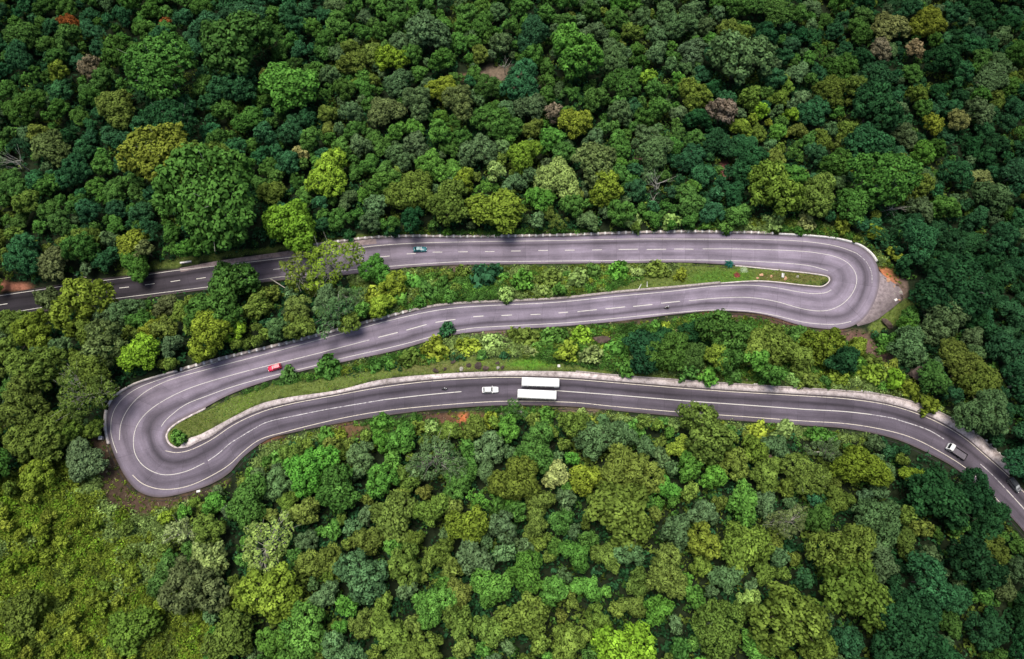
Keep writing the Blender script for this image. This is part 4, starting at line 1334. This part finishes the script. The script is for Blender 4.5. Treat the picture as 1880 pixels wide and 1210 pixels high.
# ------------------------------------------------------------------ vehicles (x forward, y left, z up)
def ring_yz(x, w, zl, zt, r=.14, crown=.0):
    return [(x, -w, zl + r), (x, -w + r, zl), (x, w - r, zl), (x, w, zl + r), (x, w, zt - r), (x, w - r * 1.1, zt - .02), (x, w * .4, zt + crown), (x, -w * .4, zt + crown), (x, -w + r * 1.1, zt - .02), (x, -w, zt - r)]
def ring_xy(z, x0, x1, w, r=.18):
    c = []
    for sx, sy, a0 in ((1, 1, 0), (-1, 1, 90), (-1, -1, 180), (1, -1, 270)):
        cx = (x1 - r) if sx > 0 else (x0 + r); cy = sy * (w - r)
        for a in (0, 45, 90): c.append((cx + r * math.cos(rad(a0 + a)), cy + r * math.sin(rad(a0 + a)), z))
    return c
def panel(a, b, c, d, inset=.08, out=.008, mat=M_GLASS):
    """pane lying just proud of the face a b c d"""
    q = [Vector(p) for p in (a, b, c, d)]; m = sum(q, Vector()) / 4
    n = (q[1] - q[0]).cross(q[3] - q[0]).normalized()
    if n.dot(m - Vector((0, 0, .6))) < 0: n = -n
    q = [p + (m - p) * inset + n * out for p in q]
    mb = MB(); mb.add(q + [p - n * .004 for p in q], [(0, 1, 2, 3), (4, 7, 6, 5), (0, 4, 5, 1), (1, 5, 6, 2), (2, 6, 7, 3), (3, 7, 4, 0)]); return mb
def wheel(root, x, y, r=.31, w=.2):
    s = 1 if y > 0 else -1
    t = MB(); k = 18
    prof = [(-w / 2, r * .62), (-w / 2, r * .93), (-w / 2 + .03, r), (w / 2 - .03, r), (w / 2, r * .93), (w / 2, r * .62)]
    t.loft([[(x + rr * math.cos(2 * math.pi * j / k), y + yy, r + rr * math.sin(2 * math.pi * j / k)) for j in range(k)] for yy, rr in prof], smooth=True)
    ty = t.build('wheel', M_TYRE, root)
    m = MB(); m.loft([[(x + rr * math.cos(2 * math.pi * j / k), y + s * yy, r + rr * math.sin(2 * math.pi * j / k)) for j in range(k)] for yy, rr in ((w / 2 + .004, r * .6), (w / 2 + .012, r * .5), (w / 2 - .02, r * .2), (w / 2 + .015, r * .12))], smooth=False)
    m.build('rim', M_RIM, ty)

def at_road(root, u, v, head_uv, tail_uv, dz=0.0):
    p = on_road(u, v, dz); a = on_road(*head_uv); b = on_road(*tail_uv)
    root.location = (p[0], p[1], p[2] + .012); root.rotation_euler = (0, 0, math.atan2(a[1] - b[1], a[0] - b[0]))

def car(name, label, cat, paint, L_=4.4, W=1.72, Hh=1.42, cabin=(-.42, .17, -.30, .04), hatch=False, hood=None, scr=M_GLASS):
    """cabin: belt rear, belt front, roof rear, roof front as fractions of the length"""
    root = empty(name); tag(root, label, cat)
    w = W / 2; b = MB(); zb = Hh * .62
    xs = [(-.5, .80, .42, zb - .16), (-.49, .90, .3, zb - .05), (-.44, .97, .24, zb), (-.3, 1, .22, zb + .02), (0, 1, .2, zb + .02), (.2, 1, .2, zb), (.33, .98, .22, zb - .06), (.44, .94, .25, zb - .14), (.49, .84, .3, zb - .22), (.5, .74, .38, zb - .28)]
    b.loft([ring_yz(L_ * f, w * k, lo, hi, .13, .03) for f, k, lo, hi in xs])
    rb, fb, rr, fr = [L_ * c for c in cabin]
    wb, wr = w * .95, w * .74
    R0 = ring_xy(zb - .05, rb, fb, wb, .14); R1 = ring_xy(zb + (Hh - zb) * .86, rr - .02, fr + .02, wr + .03, .14); R2 = ring_xy(Hh, rr + .1, fr - .08, wr - .1, .12)
    b.loft([R0, R1, R2])
    b.build('body', paint, root)
    zt = zb + (Hh - zb) * .86; z0 = zb - .05; f0 = .12
    def mixp(x0, y0, x1, y1, s): return (x0 + (x1 - x0) * s, y0 + (y1 - y0) * s, z0 + (zt - z0) * s)
    for nm, xb_, xr_, mt in (('windscreen', fb, fr + .02, scr), ('rear_window', rb, rr - .02, M_GLASS)):
        panel(mixp(xb_, -wb + .14, xr_, -wr + .11, .16), mixp(xb_, wb - .14, xr_, wr - .11, .16), mixp(xb_, wb - .14, xr_, wr - .11, .95), mixp(xb_, -wb + .14, xr_, -wr + .11, .95), .05, .02).build(nm, mt, root)
    for s in (-1, 1):
        for x0b, x1b, x0r, x1r in ((rb + .2, (rb + fb) / 2 - .03, rr + .12, (rr + fr) / 2 - .02), ((rb + fb) / 2 + .03, fb - .22, (rr + fr) / 2 + .02, fr - .1)):
            panel(mixp(x0b, s * wb, x0r, s * (wr + .03), .2), mixp(x1b, s * wb, x1r, s * (wr + .03), .2), mixp(x1b, s * wb, x1r, s * (wr + .03), .92), mixp(x0b, s * wb, x0r, s * (wr + .03), .92), .04, .012).build('side_window', M_GLASS, root)
        m = MB(); m.box((fb - .18, s * (w + .1), zb + .06), (.12, .2, .13)); m.build('wing_mirror', paint, root)
        m = MB(); m.box((L_ * .482, s * w * .58, zb - .26), (.12, .34, .14), taper=.85); m.build('headlight', M_LAMP, root)
        m = MB(); m.box((-L_ * .492, s * w * .66, zb - .14), (.06, .26, .16)); m.build('tail_light', M_TAIL, root)
    for x in (-L_ * .31, L_ * .31):
        for y in (-w + .1, w - .1): wheel(root, x, y)
    if hood is not None:
        m = MB(); m.add([(L_ * .2, -w * .78, zb + .035), (L_ * .2, w * .78, zb + .035), (L_ * .43, w * .7, zb - .085), (L_ * .43, -w * .7, zb - .085), (L_ * .2, -w * .78, zb + .005), (L_ * .2, w * .78, zb + .005), (L_ * .43, w * .7, zb - .12), (L_ * .43, -w * .7, zb - .12)],
                        [(0, 1, 2, 3), (4, 7, 6, 5), (0, 4, 5, 1), (1, 5, 6, 2), (2, 6, 7, 3), (3, 7, 4, 0)]); m.build('bonnet', hood, root)
    return root

c = car('car', 'teal saloon car with a pale windscreen on the uppermost road leg', 'car', M_TEAL, 4.5, 1.7, 1.38, (-.40, .16, -.27, .02), scr=M_SKYGLASS)
at_road(c, 771, 457.5, (800, 456.5), (740, 459), .7)
c = car('car', 'red hatchback heading down the middle leg towards the left-hand hairpin', 'car', M_RED, 4.0, 1.68, 1.48, (-.49, .19, -.42, .05), scr=M_SKYGLASS)
at_road(c, 504, 674.5, (480, 681), (530, 667.5), .7)
c = car('car', 'white saloon car straddling the lowest leg behind the parked-looking buses', 'car', M_WHITE, 4.75, 1.8, 1.45, (-.44, .17, -.33, .05))
c['label'] = 'white saloon car on the lowest leg, just left of the two buses'
at_road(c, 900, 715.5, (930, 715), (870, 717), .8)
c = car('car', 'dark grey jeep with pale windscreen and grey bonnet at the right edge', 'car', M_DARKPAINT, 4.2, 1.78, 1.8, (-.5, .27, -.47, .06), hood=M_GREYPAINT, scr=M_SKYGLASS)
at_road(c, 1863, 890, (1880, 910), (1846, 869), .9)
# roof rack of the jeep
m = MB()
for s in (-1, 1): m.tube([(-1.6, s * .55, 1.86), (.2, s * .55, 1.86)], .025, 6)
for x in (-1.4, -.8, -.2): m.box((x, 0, 1.84), (.05, 1.1, .03))
m.build('roof_rack', M_BLACK, c)

def bus(label, L_=10.9, W=2.5, Hh=3.0, hatches=True):
    root = empty('bus'); tag(root, label, 'bus', None)
    w = W / 2; b = MB()
    prof = [(-.5, .93, .5, Hh - .25), (-.495, .985, .4, Hh - .08), (-.48, 1, .35, Hh), (-.2, 1, .35, Hh), (.2, 1, .35, Hh), (.47, 1, .35, Hh), (.492, .985, .4, Hh - .08), (.5, .93, .5, Hh - .28)]
    b.loft([ring_yz(L_ * f, w * k, lo, hi, .13, .035) for f, k, lo, hi in prof])
    b.build('body', M_WHITE, root)
    for s in (-1, 1):
        for i in range(7):
            x0 = -L_ * .45 + i * L_ * .118; x1 = x0 + L_ * .108
            panel((x0, s * w, 1.45), (x1, s * w, 1.45), (x1, s * w, 2.4), (x0, s * w, 2.4), .02, .01).build('side_window', M_GLASS, root)
        m = MB(); m.box((L_ * .485, s * (w + .18), 2.2), (.1, .22, .4)); m.tube([(L_ * .47, s * w * .98, 2.5), (L_ * .485, s * (w + .18), 2.4)], .02, 5); m.build('wing_mirror', M_BLACK, root)
        m = MB(); m.box((L_ * .5, s * w * .68, .8), (.06, .35, .2)); m.build('headlight', M_LAMP, root)
        m = MB(); m.box((-L_ * .5, s * w * .75, 1.0), (.06, .2, .4)); m.build('tail_light', M_TAIL, root)
        for x in (-L_ * .28, L_ * .32): wheel(root, x, s * (w - .14), .48, .28)
    panel((L_ * .497, -w * .84, 1.2), (L_ * .497, w * .84, 1.2), (L_ * .497, w * .84, 2.45), (L_ * .497, -w * .84, 2.45), .02, .03).build('windscreen', M_GLASS, root)
    panel((-L_ * .497, -w * .8, 1.6), (-L_ * .497, w * .8, 1.6), (-L_ * .497, w * .8, 2.4), (-L_ * .497, -w * .8, 2.4), .02, .03).build('rear_window', M_GLASS, root)
    panel((L_ * .39, w, .5), (L_ * .46, w, .5), (L_ * .46, w, 2.4), (L_ * .39, w, 2.4), .02, .012).build('door', M_GLASS, root)
    if hatches:
        for x in (-L_ * .38, -L_ * .305):
            m = MB(); m.box((x, -.1, Hh + .06), (.2, .95, .07), taper=.8)
            for yy in (-.55, .35): m.box((x, yy, Hh + .11), (.16, .16, .06))
            m.build('roof_vent', M_GREY_ROCK, root)
    return root
b = bus('long white bus in the far lane with small vents on its flat roof')
at_road(b, 992.5, 701, (1030, 702), (955, 700), 3.0)
b = bus('long plain white-roofed bus in the near lane, beside the bus with roof vents', 11.2, hatches=False)
at_road(b, 986, 723.5, (948, 722), (1024, 725), 3.0)

def lorry(label):
    root = empty('flatbed_lorry'); tag(root, label, 'lorry')
    w = 1.0
    m = MB(); m.loft([ring_yz(x, w * k, lo, hi, .12, .02) for x, k, lo, hi in ((1.25, .97, .55, 2.05), (1.32, 1, .5, 2.12), (1.95, 1, .5, 2.14), (2.25, .98, .5, 2.05), (2.62, .95, .5, 1.25), (2.75, .88, .55, 1.1))]); m.build('cab', M_WHITE, root)
    panel((2.64, -w * .84, 1.27), (2.64, w * .84, 1.27), (2.28, w * .84, 2.0), (2.28, -w * .84, 2.0), .04, .02).build('windscreen', M_GLASS, root)
    for s in (-1, 1):
        panel((1.5, s * w, 1.3), (2.35, s * w, 1.3), (2.15, s * w, 1.9), (1.5, s * w, 1.9), .04, .012).build('side_window', M_GLASS, root)
        m = MB(); m.box((2.45, s * (w + .14), 1.55), (.08, .2, .28)); m.build('wing_mirror', M_BLACK, root)
        m = MB(); m.box((2.76, s * .62, .8), (.06, .3, .18)); m.build('headlight', M_LAMP, root)
    m = MB(); m.box((-.7, 0, .62), (4.4, .8, .22)); m.build('chassis', M_BLACK, root)
    m = MB(); m.box((-.85, 0, .86), (3.9, 2.02, .1)); fl = m.build('cargo_bed', M_BED, root)
    for c_, d_ in (((-.85, 1.0, 1.14), (3.9, .06, .5)), ((-.85, -1.0, 1.14), (3.9, .06, .5)), ((1.08, 0, 1.22), (.06, 1.94, .66)), ((-2.78, 0, 1.14), (.06, 1.94, .5))):
        m = MB(); m.box(c_, d_)
        m.build('bed_side', M_BEDSIDE, fl)
    for x in (-1.7, 1.95):
        for s in (-1, 1): wheel(root, x, s * .88, .4, .24)
    return root
t = lorry('white-cab flatbed lorry with an empty open bed on the lowest leg')
at_road(t, 1757, 829, (1735, 815), (1777, 842), 1.2)

# ------------------------------------------------------------------ motorcycles and riders
def motorcycle(label):
    root = empty('motorcycle'); tag(root, label, 'motorcycle')
    m = MB(); m.tube([(.45, 0, .85), (.1, 0, .5), (-.35, 0, .45), (-.6, 0, .75)], .05, 6); m.tube([(.62, 0, .32), (.48, 0, .9)], .035, 6); m.tube([(-.62, 0, .32), (-.25, 0, .45)], .04, 6); m.box((.05, 0, .45), (.4, .28, .3)); m.build('frame', M_BLACK, root)
    m = MB(); m.loft([ring_yz(x, k, lo, hi, .05, .01) for x, k, lo, hi in ((-.05, .1, .72, .84), (.1, .15, .7, .93), (.3, .15, .72, .95), (.42, .08, .78, .9))]); m.build('fuel_tank', M_DARKPAINT, root)
    m = MB(); m.loft([ring_yz(x, k, lo, hi, .03, .01) for x, k, lo, hi in ((-.72, .1, .78, .86), (-.4, .14, .74, .84), (-.05, .11, .73, .82))]); m.build('seat', M_BLACK, root)
    m = MB(); m.tube([(.36, -.36, 1.0), (.46, -.18, .98), (.46, .18, .98), (.36, .36, 1.0)], .018, 6); m.build('handlebar', M_RIM, root)
    m = MB(); m.box((.58, 0, .86), (.14, .18, .18), taper=.8); m.build('headlight', M_LAMP, root)
    for x in (-.62, .64):
        wheel(root, x, 0.001, .3, .11)
    return root

def person(label, lean=.25, shirt=M_SHIRT, helmet=M_HELMETW, hands=(.36, .34, .62), seat_x=0.0, feet=(-.02, .2, -.52)):
    """a seated rider; origin at the middle of the hips"""
    V = []; E = []; Rr = []
    def pt(p, r, par=None):
        V.append(p); Rr.append((r, r)); i = len(V) - 1
        if par is not None: E.append((par, i))
        return i
    hip = pt((0, 0, .08), .13); sp = pt((.06 * lean * 4, 0, .28), .125, hip); ch = pt((.22 * lean * 2.4, 0, .46), .14, sp); nk = pt((.25 * lean * 2.4, 0, .60), .055, ch)
    hd = pt((.30 * lean * 2.2 + .03, 0, .68), .085, nk); pt((.30 * lean * 2.2 + .05, 0, .78), .09, hd)
    cx = .22 * lean * 2.4
    for s in (-1, 1):
        sh = pt((cx, s * .19, .52), .065, ch); hx, hy, hz = hands
        el = pt(((cx + hx) / 2 - .04, s * (hy + .06), (.52 + hz) / 2 - .1 - .1), .045, sh); wr = pt((hx - .08, s * hy, hz - .42), .03, el); pm = pt((hx - .02, s * hy, hz - .40), .036, wr)
        for k, l in enumerate((.07, .08, .075, .06)):
            a = pt((hx + .03, s * (hy - .03 + k * .021), hz - .39), .009, pm); b_ = pt((hx + .03 + l * .5, s * (hy - .03 + k * .021), hz - .42), .0085, a); pt((hx + .01 + l * .4, s * (hy - .03 + k * .021), hz - .455), .008, b_)
        a = pt((hx + .0, s * (hy - .05), hz - .41), .01, pm); pt((hx + .035, s * (hy - .055), hz - .44), .009, a)
        th = pt((.06, s * .12, .04), .095, hip); kn = pt((.40, s * .21, .0), .065, th); an = pt((.12 + feet[0], s * feet[1], feet[2] + .08), .042, kn); pt((.28 + feet[0], s * feet[1], feet[2]), .04, an)
    def skin(name, idx, grow, mat, parent=None):
        me = bpy.data.meshes.new(name); mp = {j: k for k, j in enumerate(idx)}
        me.from_pydata([V[j] for j in idx], [(mp[a], mp[b]) for a, b in E if a in mp and b in mp], [])
        o = bpy.data.objects.new(name, me); COL.objects.link(o)
        sk = o.modifiers.new('skin', 'SKIN'); sb = o.modifiers.new('smooth', 'SUBSURF'); sb.levels = 1; sb.render_levels = 1
        for k, j in enumerate(idx):
            me.skin_vertices[0].data[k].radius = (Rr[j][0] + grow, Rr[j][1] + grow); me.skin_vertices[0].data[k].use_root = (k == 0)
        dg = bpy.context.evaluated_depsgraph_get(); ev = o.evaluated_get(dg); fin = bpy.data.meshes.new_from_object(ev)
        o.modifiers.clear(); o.data = fin; fin.materials.clear(); fin.materials.append(mat)
        for p in fin.polygons: p.use_smooth = True
        if parent: o.parent = parent
        return o
    body = skin('person', list(range(len(V))), 0, M_SKIN)
    tag(body, label, 'person')
    per = (len(V) - 6) // 2
    arms = [6, 7, 8, 6 + per, 7 + per, 8 + per]
    legs = [i for s in (0, 1) for i in range(6 + per * s + per - 4, 6 + per * s + per - 1)]
    skin('shirt', [0, 1, 2] + arms[:2] + arms[3:5], .022, shirt, body)
    skin('trousers', [0] + legs, .018, M_DARKCLOTH, body)
    m = MB(); c0 = Vector(V[5]); k = 12
    m.loft([[(c0.x - .01 + rr * 1.12 * math.cos(2 * math.pi * j / k), rr * math.sin(2 * math.pi * j / k), c0.z + z) for j in range(k)] for z, rr in ((-.09, .115), (-.03, .135), (.05, .13), (.1, .095), (.125, .04))])
    m.build('helmet', helmet, body)
    m = MB(); m.box((c0.x + .1, 0, c0.z - .075), (.03, .03, .04), taper=.6); m.build('nose', M_SKIN, body)
    return body
def ride(bike, who, dx):
    R_ = bike.rotation_euler.z
    who.location = (bike.location.x + math.cos(R_) * dx, bike.location.y + math.sin(R_) * dx, bike.location.z + .80)
    who.rotation_euler = (0, 0, R_)
k1 = motorcycle('dark motorcycle carrying two people on the middle leg'); at_road(k1, 1224, 564.5, (1195, 567.5), (1250, 561), .5)
ride(k1, person('rider in dark clothes steering the motorcycle with two people', .28, M_DARKCLOTH, M_HELMETW), -.08)
ride(k1, person('pillion passenger in white shirt and white trousers-length coat behind the dark rider', .12, M_SHIRT, M_HELMETW, hands=(.30, .2, .62)), -.48)
for o in COL.objects:
    if o.get('label', '').startswith('pillion'): o['label'] = 'pillion passenger in a white shirt on the motorcycle of the middle leg'
k2 = motorcycle('dark motorcycle with one rider on the lowest leg, left of the white car'); at_road(k2, 816, 714, (840, 712), (792, 717), .5)
ride(k2, person('lone rider in dark clothes and pale helmet left of the white car', .28, M_DARKCLOTH, M_HELMETW), -.1)

# ------------------------------------------------------------------ rocks, posts and other small things
def rock(u, v, d, label, mat, seed, cat='rock', group=None, flat=.65, ry=1.0, h=0.0):
    r = np.random.default_rng(seed); g = G(u, v); dep = proj(g)[1][0]; R = d / 2 * dep / F
    bm = bmesh.new(); bmesh.ops.create_icosphere(bm, subdivisions=3, radius=1)
    ax = unit(r.normal(size=(9, 3))); off = r.uniform(.4, .85, 9)
    for vv in bm.verts:
        p = np.array(vv.co)
        for a, o_ in zip(ax, off):
            s = p @ a
            if s > o_: p = p - a * (s - o_) * .85
        p = p * (1 + .06 * math.sin(p[0] * 7 + seed) * math.sin(p[1] * 6) + .03 * math.sin(p[2] * 13 + p[0] * 9))
        vv.co = (p[0] * R, p[1] * R * ry, p[2] * R * flat)
    me = bpy.data.meshes.new('rock'); bm.to_mesh(me); bm.free(); me.materials.append(mat)
    o = link('boulder' if R > 1.2 else 'rock', me); o.location = (g[0], g[1], g[2] + R * flat * .45 + h); o.rotation_euler = (0, 0, r.uniform(0, 6))
    tag(o, label, cat, group); return o
rock(1680, 690, 37, 'huge round dark brown boulder above the right end of the lowest leg', M_ROCK, 3, 'boulder', flat=.85, h=1.2)
rock(1105, 626, 34, 'flat reddish-brown rock outcrop in the scrub right of the lime shrub', M_ROCK, 4, 'rock', flat=.5, ry=.55, h=.5)
rock(1041, 610, 14, 'dark brown rock above the lime shrub on the middle bank', M_DARKROCK, 5, flat=.6)
rock(1590, 661, 24, 'reddish slab of rock on the slope below the right-hand hairpin', M_ORANGE_ROCK, 6, flat=.5, ry=.6, h=.3)['label'] = 'reddish slab of rock on the slope below the right-hand hairpin'
rock(1627, 596, 26, 'dark rock ledge at the foot of the stony lay-by', M_ROCK, 7, flat=.5, ry=.5, h=.3)
for i, (u, v, d, mt, lb) in enumerate([
    (800, 681, 12, M_DARKROCK, 'dark rock, leftmost of the row on the lower grass bank'), (817, 678, 8, M_DARKROCK, 'small dark rock second from left on the lower grass bank'),
    (847, 678, 9, M_GREY_ROCK, 'pale speckled stone third from left on the lower grass bank'), (861, 671, 10, M_DARKROCK, 'dark rock just right of the pale speckled stone'),
    (878, 672, 15, M_DARKROCK, 'biggest dark rock in the middle of the grass-bank row'), (892, 676, 12, M_ROCK, 'brown rock leaning on the biggest dark rock of the row'),
    (913, 667, 8, M_DARKROCK, 'dark stone at the top of the right-hand pile on the grass bank'), (914, 676, 8, M_GREY_ROCK, 'pale stone at the left of the right-hand pile on the grass bank'),
    (922, 675, 9, M_DARKROCK, 'dark stone at the right of the right-hand pile on the grass bank'), (832, 665, 10, M_DARKROCK, 'half-buried dark rock set back above the row on the grass bank')]):
    rock(u, v, d, lb, mt, 20 + i, group='rocks scattered on the lower grass bank')
for i, (u, v, d, mt, lb) in enumerate([
    (1397, 505.5, 8.5, M_ORANGE_ROCK, 'long orange boulder, second from left on the hairpin island'), (1390.5, 510.5, 6, M_ORANGE_ROCK, 'small orange stone at the left end of the hairpin island row'),
    (1416, 508, 6.5, M_ORANGE_ROCK, 'round orange boulder third from left on the hairpin island'), (1442, 512, 9, M_ORANGE_ROCK, 'orange boulder just below the pale board on the hairpin island'),
    (1464, 508, 7, M_GREY_ROCK, 'pale grey stone nearest the tip of the hairpin island')]):
    rock(u, v, d, lb, mt, 40 + i, group='stones on the hairpin island')
# stones along the ragged edge of the lay-by
LB = [(1617,509),(1623,512),(1630,515),(1638,521),(1645,525),(1650,530),(1653,537),(1655,545),(1650,552),(1641,541),(1637,535),(1640,527)]
for i, (u, v) in enumerate(LB):
    rock(u, v, 5 + (i * 37 % 5), ['broken stone on the ragged rim of the stony lay-by at the right-hand hairpin'][0], [M_GREY_ROCK, M_ROCK, M_ORANGE_ROCK][i % 3], 60 + i, group='broken stones on the rim of the lay-by')

def post(u, v, label, top_uv=None, length=1.3, w=.18, lying=None, mat=M_WHITEWASH):
    g = G(u, v); m = MB()
    tip = Vector((0, 0, length)) if lying is None else Vector((math.cos(lying) * length * .95, math.sin(lying) * length * .95, .25 * length))
    d = tip.normalized(); m.tube([Vector((0, 0, -.25)) if lying is None else -d * .05 + Vector((0, 0, .05)), d * length * .9, d * length], [w * .62, w * .5, w * .3], 4, smooth=False)
    m.box((0, 0, .12), (w * 1.9, w * 1.9, .24))
    o = m.build('marker_post', mat); o.location = (g[0], g[1], g[2]); return tag(o, label, 'post', 'white marker posts')
post(1172, 531.5, 'white post leaning to the right beside the middle leg', lying=rad(60), length=2.0, w=.22)
post(1188, 526, 'thin pale upright post right of the leaning white post', length=1.6, lying=rad(88), w=.14)
post(1144, 684, 'white post leaning on the grass bank right of the buses', lying=rad(45), length=1.7, w=.25)
post(1385, 705.5, 'white post lying along the kerb wall below the dark trees', lying=rad(4), length=1.9, w=.22)
post(1552, 718, 'short white post standing at the kerb wall, left of the lying pole', lying=rad(75), length=.9, w=.25)
post(1582, 717.5, 'white post lying along the kerb wall near the bend of the lowest leg', lying=rad(-10), length=2.9, w=.22)
post(1678, 740, 'small white post at the kerb wall on the bend below the big boulder', lying=rad(20), length=1.0, w=.2)
post(1802, 794, 'pale pole lying off the end of the kerb wall at far right', lying=rad(172), length=3.2, w=.16)
post(1026, 672, 'small white stone marker on the bright grass above the buses', length=.5, w=.4)
post(1230, 696, 'tiny white marker at the kerb wall right of the buses', length=.5, w=.2)
for i, t_ in enumerate(np.linspace(.0, 1, 9)):
    u, v = 1803 + t_ * 62, 801 + t_ * 62
    if i == 0: continue
    post(u, v, 'white tipped stub beyond the apron at the far right end of the lowest leg', length=.6, w=.26)['group'] = 'white stubs at the far right end of the lowest leg'

def box_thing(name, label, cat, u, v, dims, mat, capmat=None, rz=0.0, hz=0.0):
    g = G(u, v); root = empty(name, (g[0], g[1], g[2] + hz), rz); tag(root, label, cat)
    m = MB(); m.box((0, 0, dims[2] / 2), dims, taper=.94); m.build('base', mat, root)
    if capmat:
        m = MB(); m.box((0, 0, dims[2] + .05), (dims[0] * 1.12, dims[1] * 1.12, .1), taper=.9); m.build('cap', capmat, root)
    return root
box_thing('concrete_pillar', 'square white-capped pillar outside the left-hand hairpin', 'pillar', 188, 805, (.95, .95, 1.2), M_STONE, M_WHITEWASH)
box_thing('concrete_block', 'white block standing on the rim of the stony lay-by', 'block', 1643, 551.5, (.95, .7, .6), M_STONE, M_WHITEWASH, .4)
box_thing('culvert_headwall', 'whitewashed culvert end wall beside the dark left end of the road', 'culvert', 343, 483, (3.4, .5, .9), M_STONE, M_WHITEWASH, .15)
box_thing('white_slab', 'white slab lying at the near edge of the left-hand hairpin', 'slab', 365, 902, (1.0, .6, .3), M_STONE, M_WHITEWASH, .2)
# pale board on two posts on the hairpin island
g = G(1436, 507); root = empty('notice_board', (g[0], g[1], g[2]), rad(80)); tag(root, 'pale double-sided board standing on the grass of the hairpin island', 'board')
for s in (-1, 1):
    m = MB(); m.box((s * .62, 0, .5), (.08, .08, 1.0)); m.build('post', M_STONE, root)
m = MB(); m.box((0, .24, .75), (1.5, .28, .06)); m.build('panel', M_WHITE, root)
m = MB(); m.box((0, -.22, .75), (1.5, .2, .06)); m.build('panel', M_WHITE, root)
m = MB(); m.box((0, 0, .5), (1.3, .05, .5)); m.build('back_board', M_STONE, root)
# logs
def log(u0, v0, u1, v1, r, label, mat, name='fallen_log', lift=.6):
    a, b = G(u0, v0), G(u1, v1); a[2] += lift; b[2] += lift
    m = MB(); a_, b_ = Vector(a), Vector(b); mdl = (a_ + b_) / 2 + Vector((0, 0, .1))
    m.tube([Vector((0, 0, 0)), mdl - a_, b_ - a_], [r, r * .9, r * .7], 8)
    for s in (.3, .6): m.tube([(b_ - a_) * s, (b_ - a_) * s + Vector((.3, .8, .5)) * r * 3], [r * .35, r * .12], 5)
    o = m.build(name, mat); o.location = a_; return tag(o, label, 'log')
log(1383, 838, 1427, 842, .55, 'thick brown fallen log in the trees below the lowest leg', M_ROCK, lift=3.2)
log(138, 506, 160, 510, .16, 'thin pale fallen pole above the dark left end of the road', M_PALEBARK, lift=.3)
log(500, 516, 530, 535, .17, 'pale bare trunk slanting out from the bank below the dark road', M_PALEBARK, lift=2.5)

# two small plants of their own on the hairpin island
def rosette(name, label, cat, u, v, n, length, mat_tint, mat=None, up=.6, seed=1, w=.09):
    r = random.Random(seed); g = G(u, v); m = MB()
    for k in range(n):
        a = k / n * 6.283 + r.uniform(-.2, .2); e = up * r.uniform(.6, 1.3); l = length * r.uniform(.75, 1.15)
        d = Vector((math.cos(a), math.sin(a), 0)); s = Vector((-math.sin(a), math.cos(a), 0))
        p = [Vector((0, 0, .1)), d * l * .5 + Vector((0, 0, e * l * .6)), d * l + Vector((0, 0, e * l * .45))]
        m.add([p[0] - s * w * .4, p[0] + s * w * .4, p[1] + s * w, p[1] - s * w, p[2] + s * .01, p[2] - s * .01], [(0, 1, 2, 3), (3, 2, 4, 5)])
    o = m.build(name, mat or M_LEAF); o.location = (g[0], g[1], g[2])
    if mat is None:
        a = o.data.attributes.new('lv', 'FLOAT', 'FACE'); a.data.foreach_set('value', [r.uniform(.3, .8) for _ in range(len(o.data.polygons))]); o['tint'] = mat_tint
    return tag(o, label, cat)
rosette('palm_plant', 'small palm-like blue-green plant at the upper rim of the hairpin island', 'plant', 1338, 486, 34, 1.7, (.03, .13, .10), seed=2, w=.16, up=.9)
rosette('agave', 'spiky silver-green agave on the hairpin island', 'plant', 1365, 497, 30, 1.6, (.26, .32, .2), seed=3, w=.09)
rosette('red_plant', 'dark red leafy plant on the grass of the hairpin island', 'plant', 1353, 506, 22, 1.3, None, mat=M_RUST, seed=4, w=.14)
# ------------------------------------------------------------------ light
SUN_EL, SUN_AZ = 76.0, 325.0        # azimuth clockwise from +Y (the top of the picture)
w = bpy.data.worlds.new('World'); scene.world = w; w.use_nodes = True
nt = w.node_tree; nt.nodes.clear()
sky = nt.nodes.new('ShaderNodeTexSky'); sky.sky_type = 'NISHITA'; sky.sun_disc = False
sky.sun_elevation = rad(SUN_EL); sky.sun_rotation = rad(SUN_AZ)
sky.air_density = 1.0; sky.dust_density = 3.0; sky.ozone_density = 1.0
bg = nt.nodes.new('ShaderNodeBackground'); bg.inputs['Strength'].default_value = 0.13
wo = nt.nodes.new('ShaderNodeOutputWorld')
nt.links.new(sky.outputs[0], bg.inputs[0]); nt.links.new(bg.outputs[0], wo.inputs[0])
ld = bpy.data.lights.new('sun', 'SUN'); ld.energy = 3.7; ld.angle = rad(30); ld.color = (1.0, 0.95, 0.86)
lo = bpy.data.objects.new('sun', ld); COL.objects.link(lo)
_a, _e = rad(SUN_AZ), rad(SUN_EL)
sd = Vector((math.sin(_a) * math.cos(_e), math.cos(_a) * math.cos(_e), math.sin(_e)))
lo.rotation_euler = sd.to_track_quat('Z', 'Y').to_euler(); lo.location = (0, 0, 120)
scene.view_settings.view_transform = 'Standard'; scene.view_settings.look = 'None'
scene.view_settings.exposure = 0; scene.view_settings.gamma = 1
scene.cycles.max_bounces = 3; scene.cycles.diffuse_bounces = 2; scene.cycles.transmission_bounces = 2; scene.cycles.glossy_bounces = 2
scene.cycles.use_denoising = True
scene.cycles.use_adaptive_sampling = True; scene.cycles.adaptive_threshold = 0.03
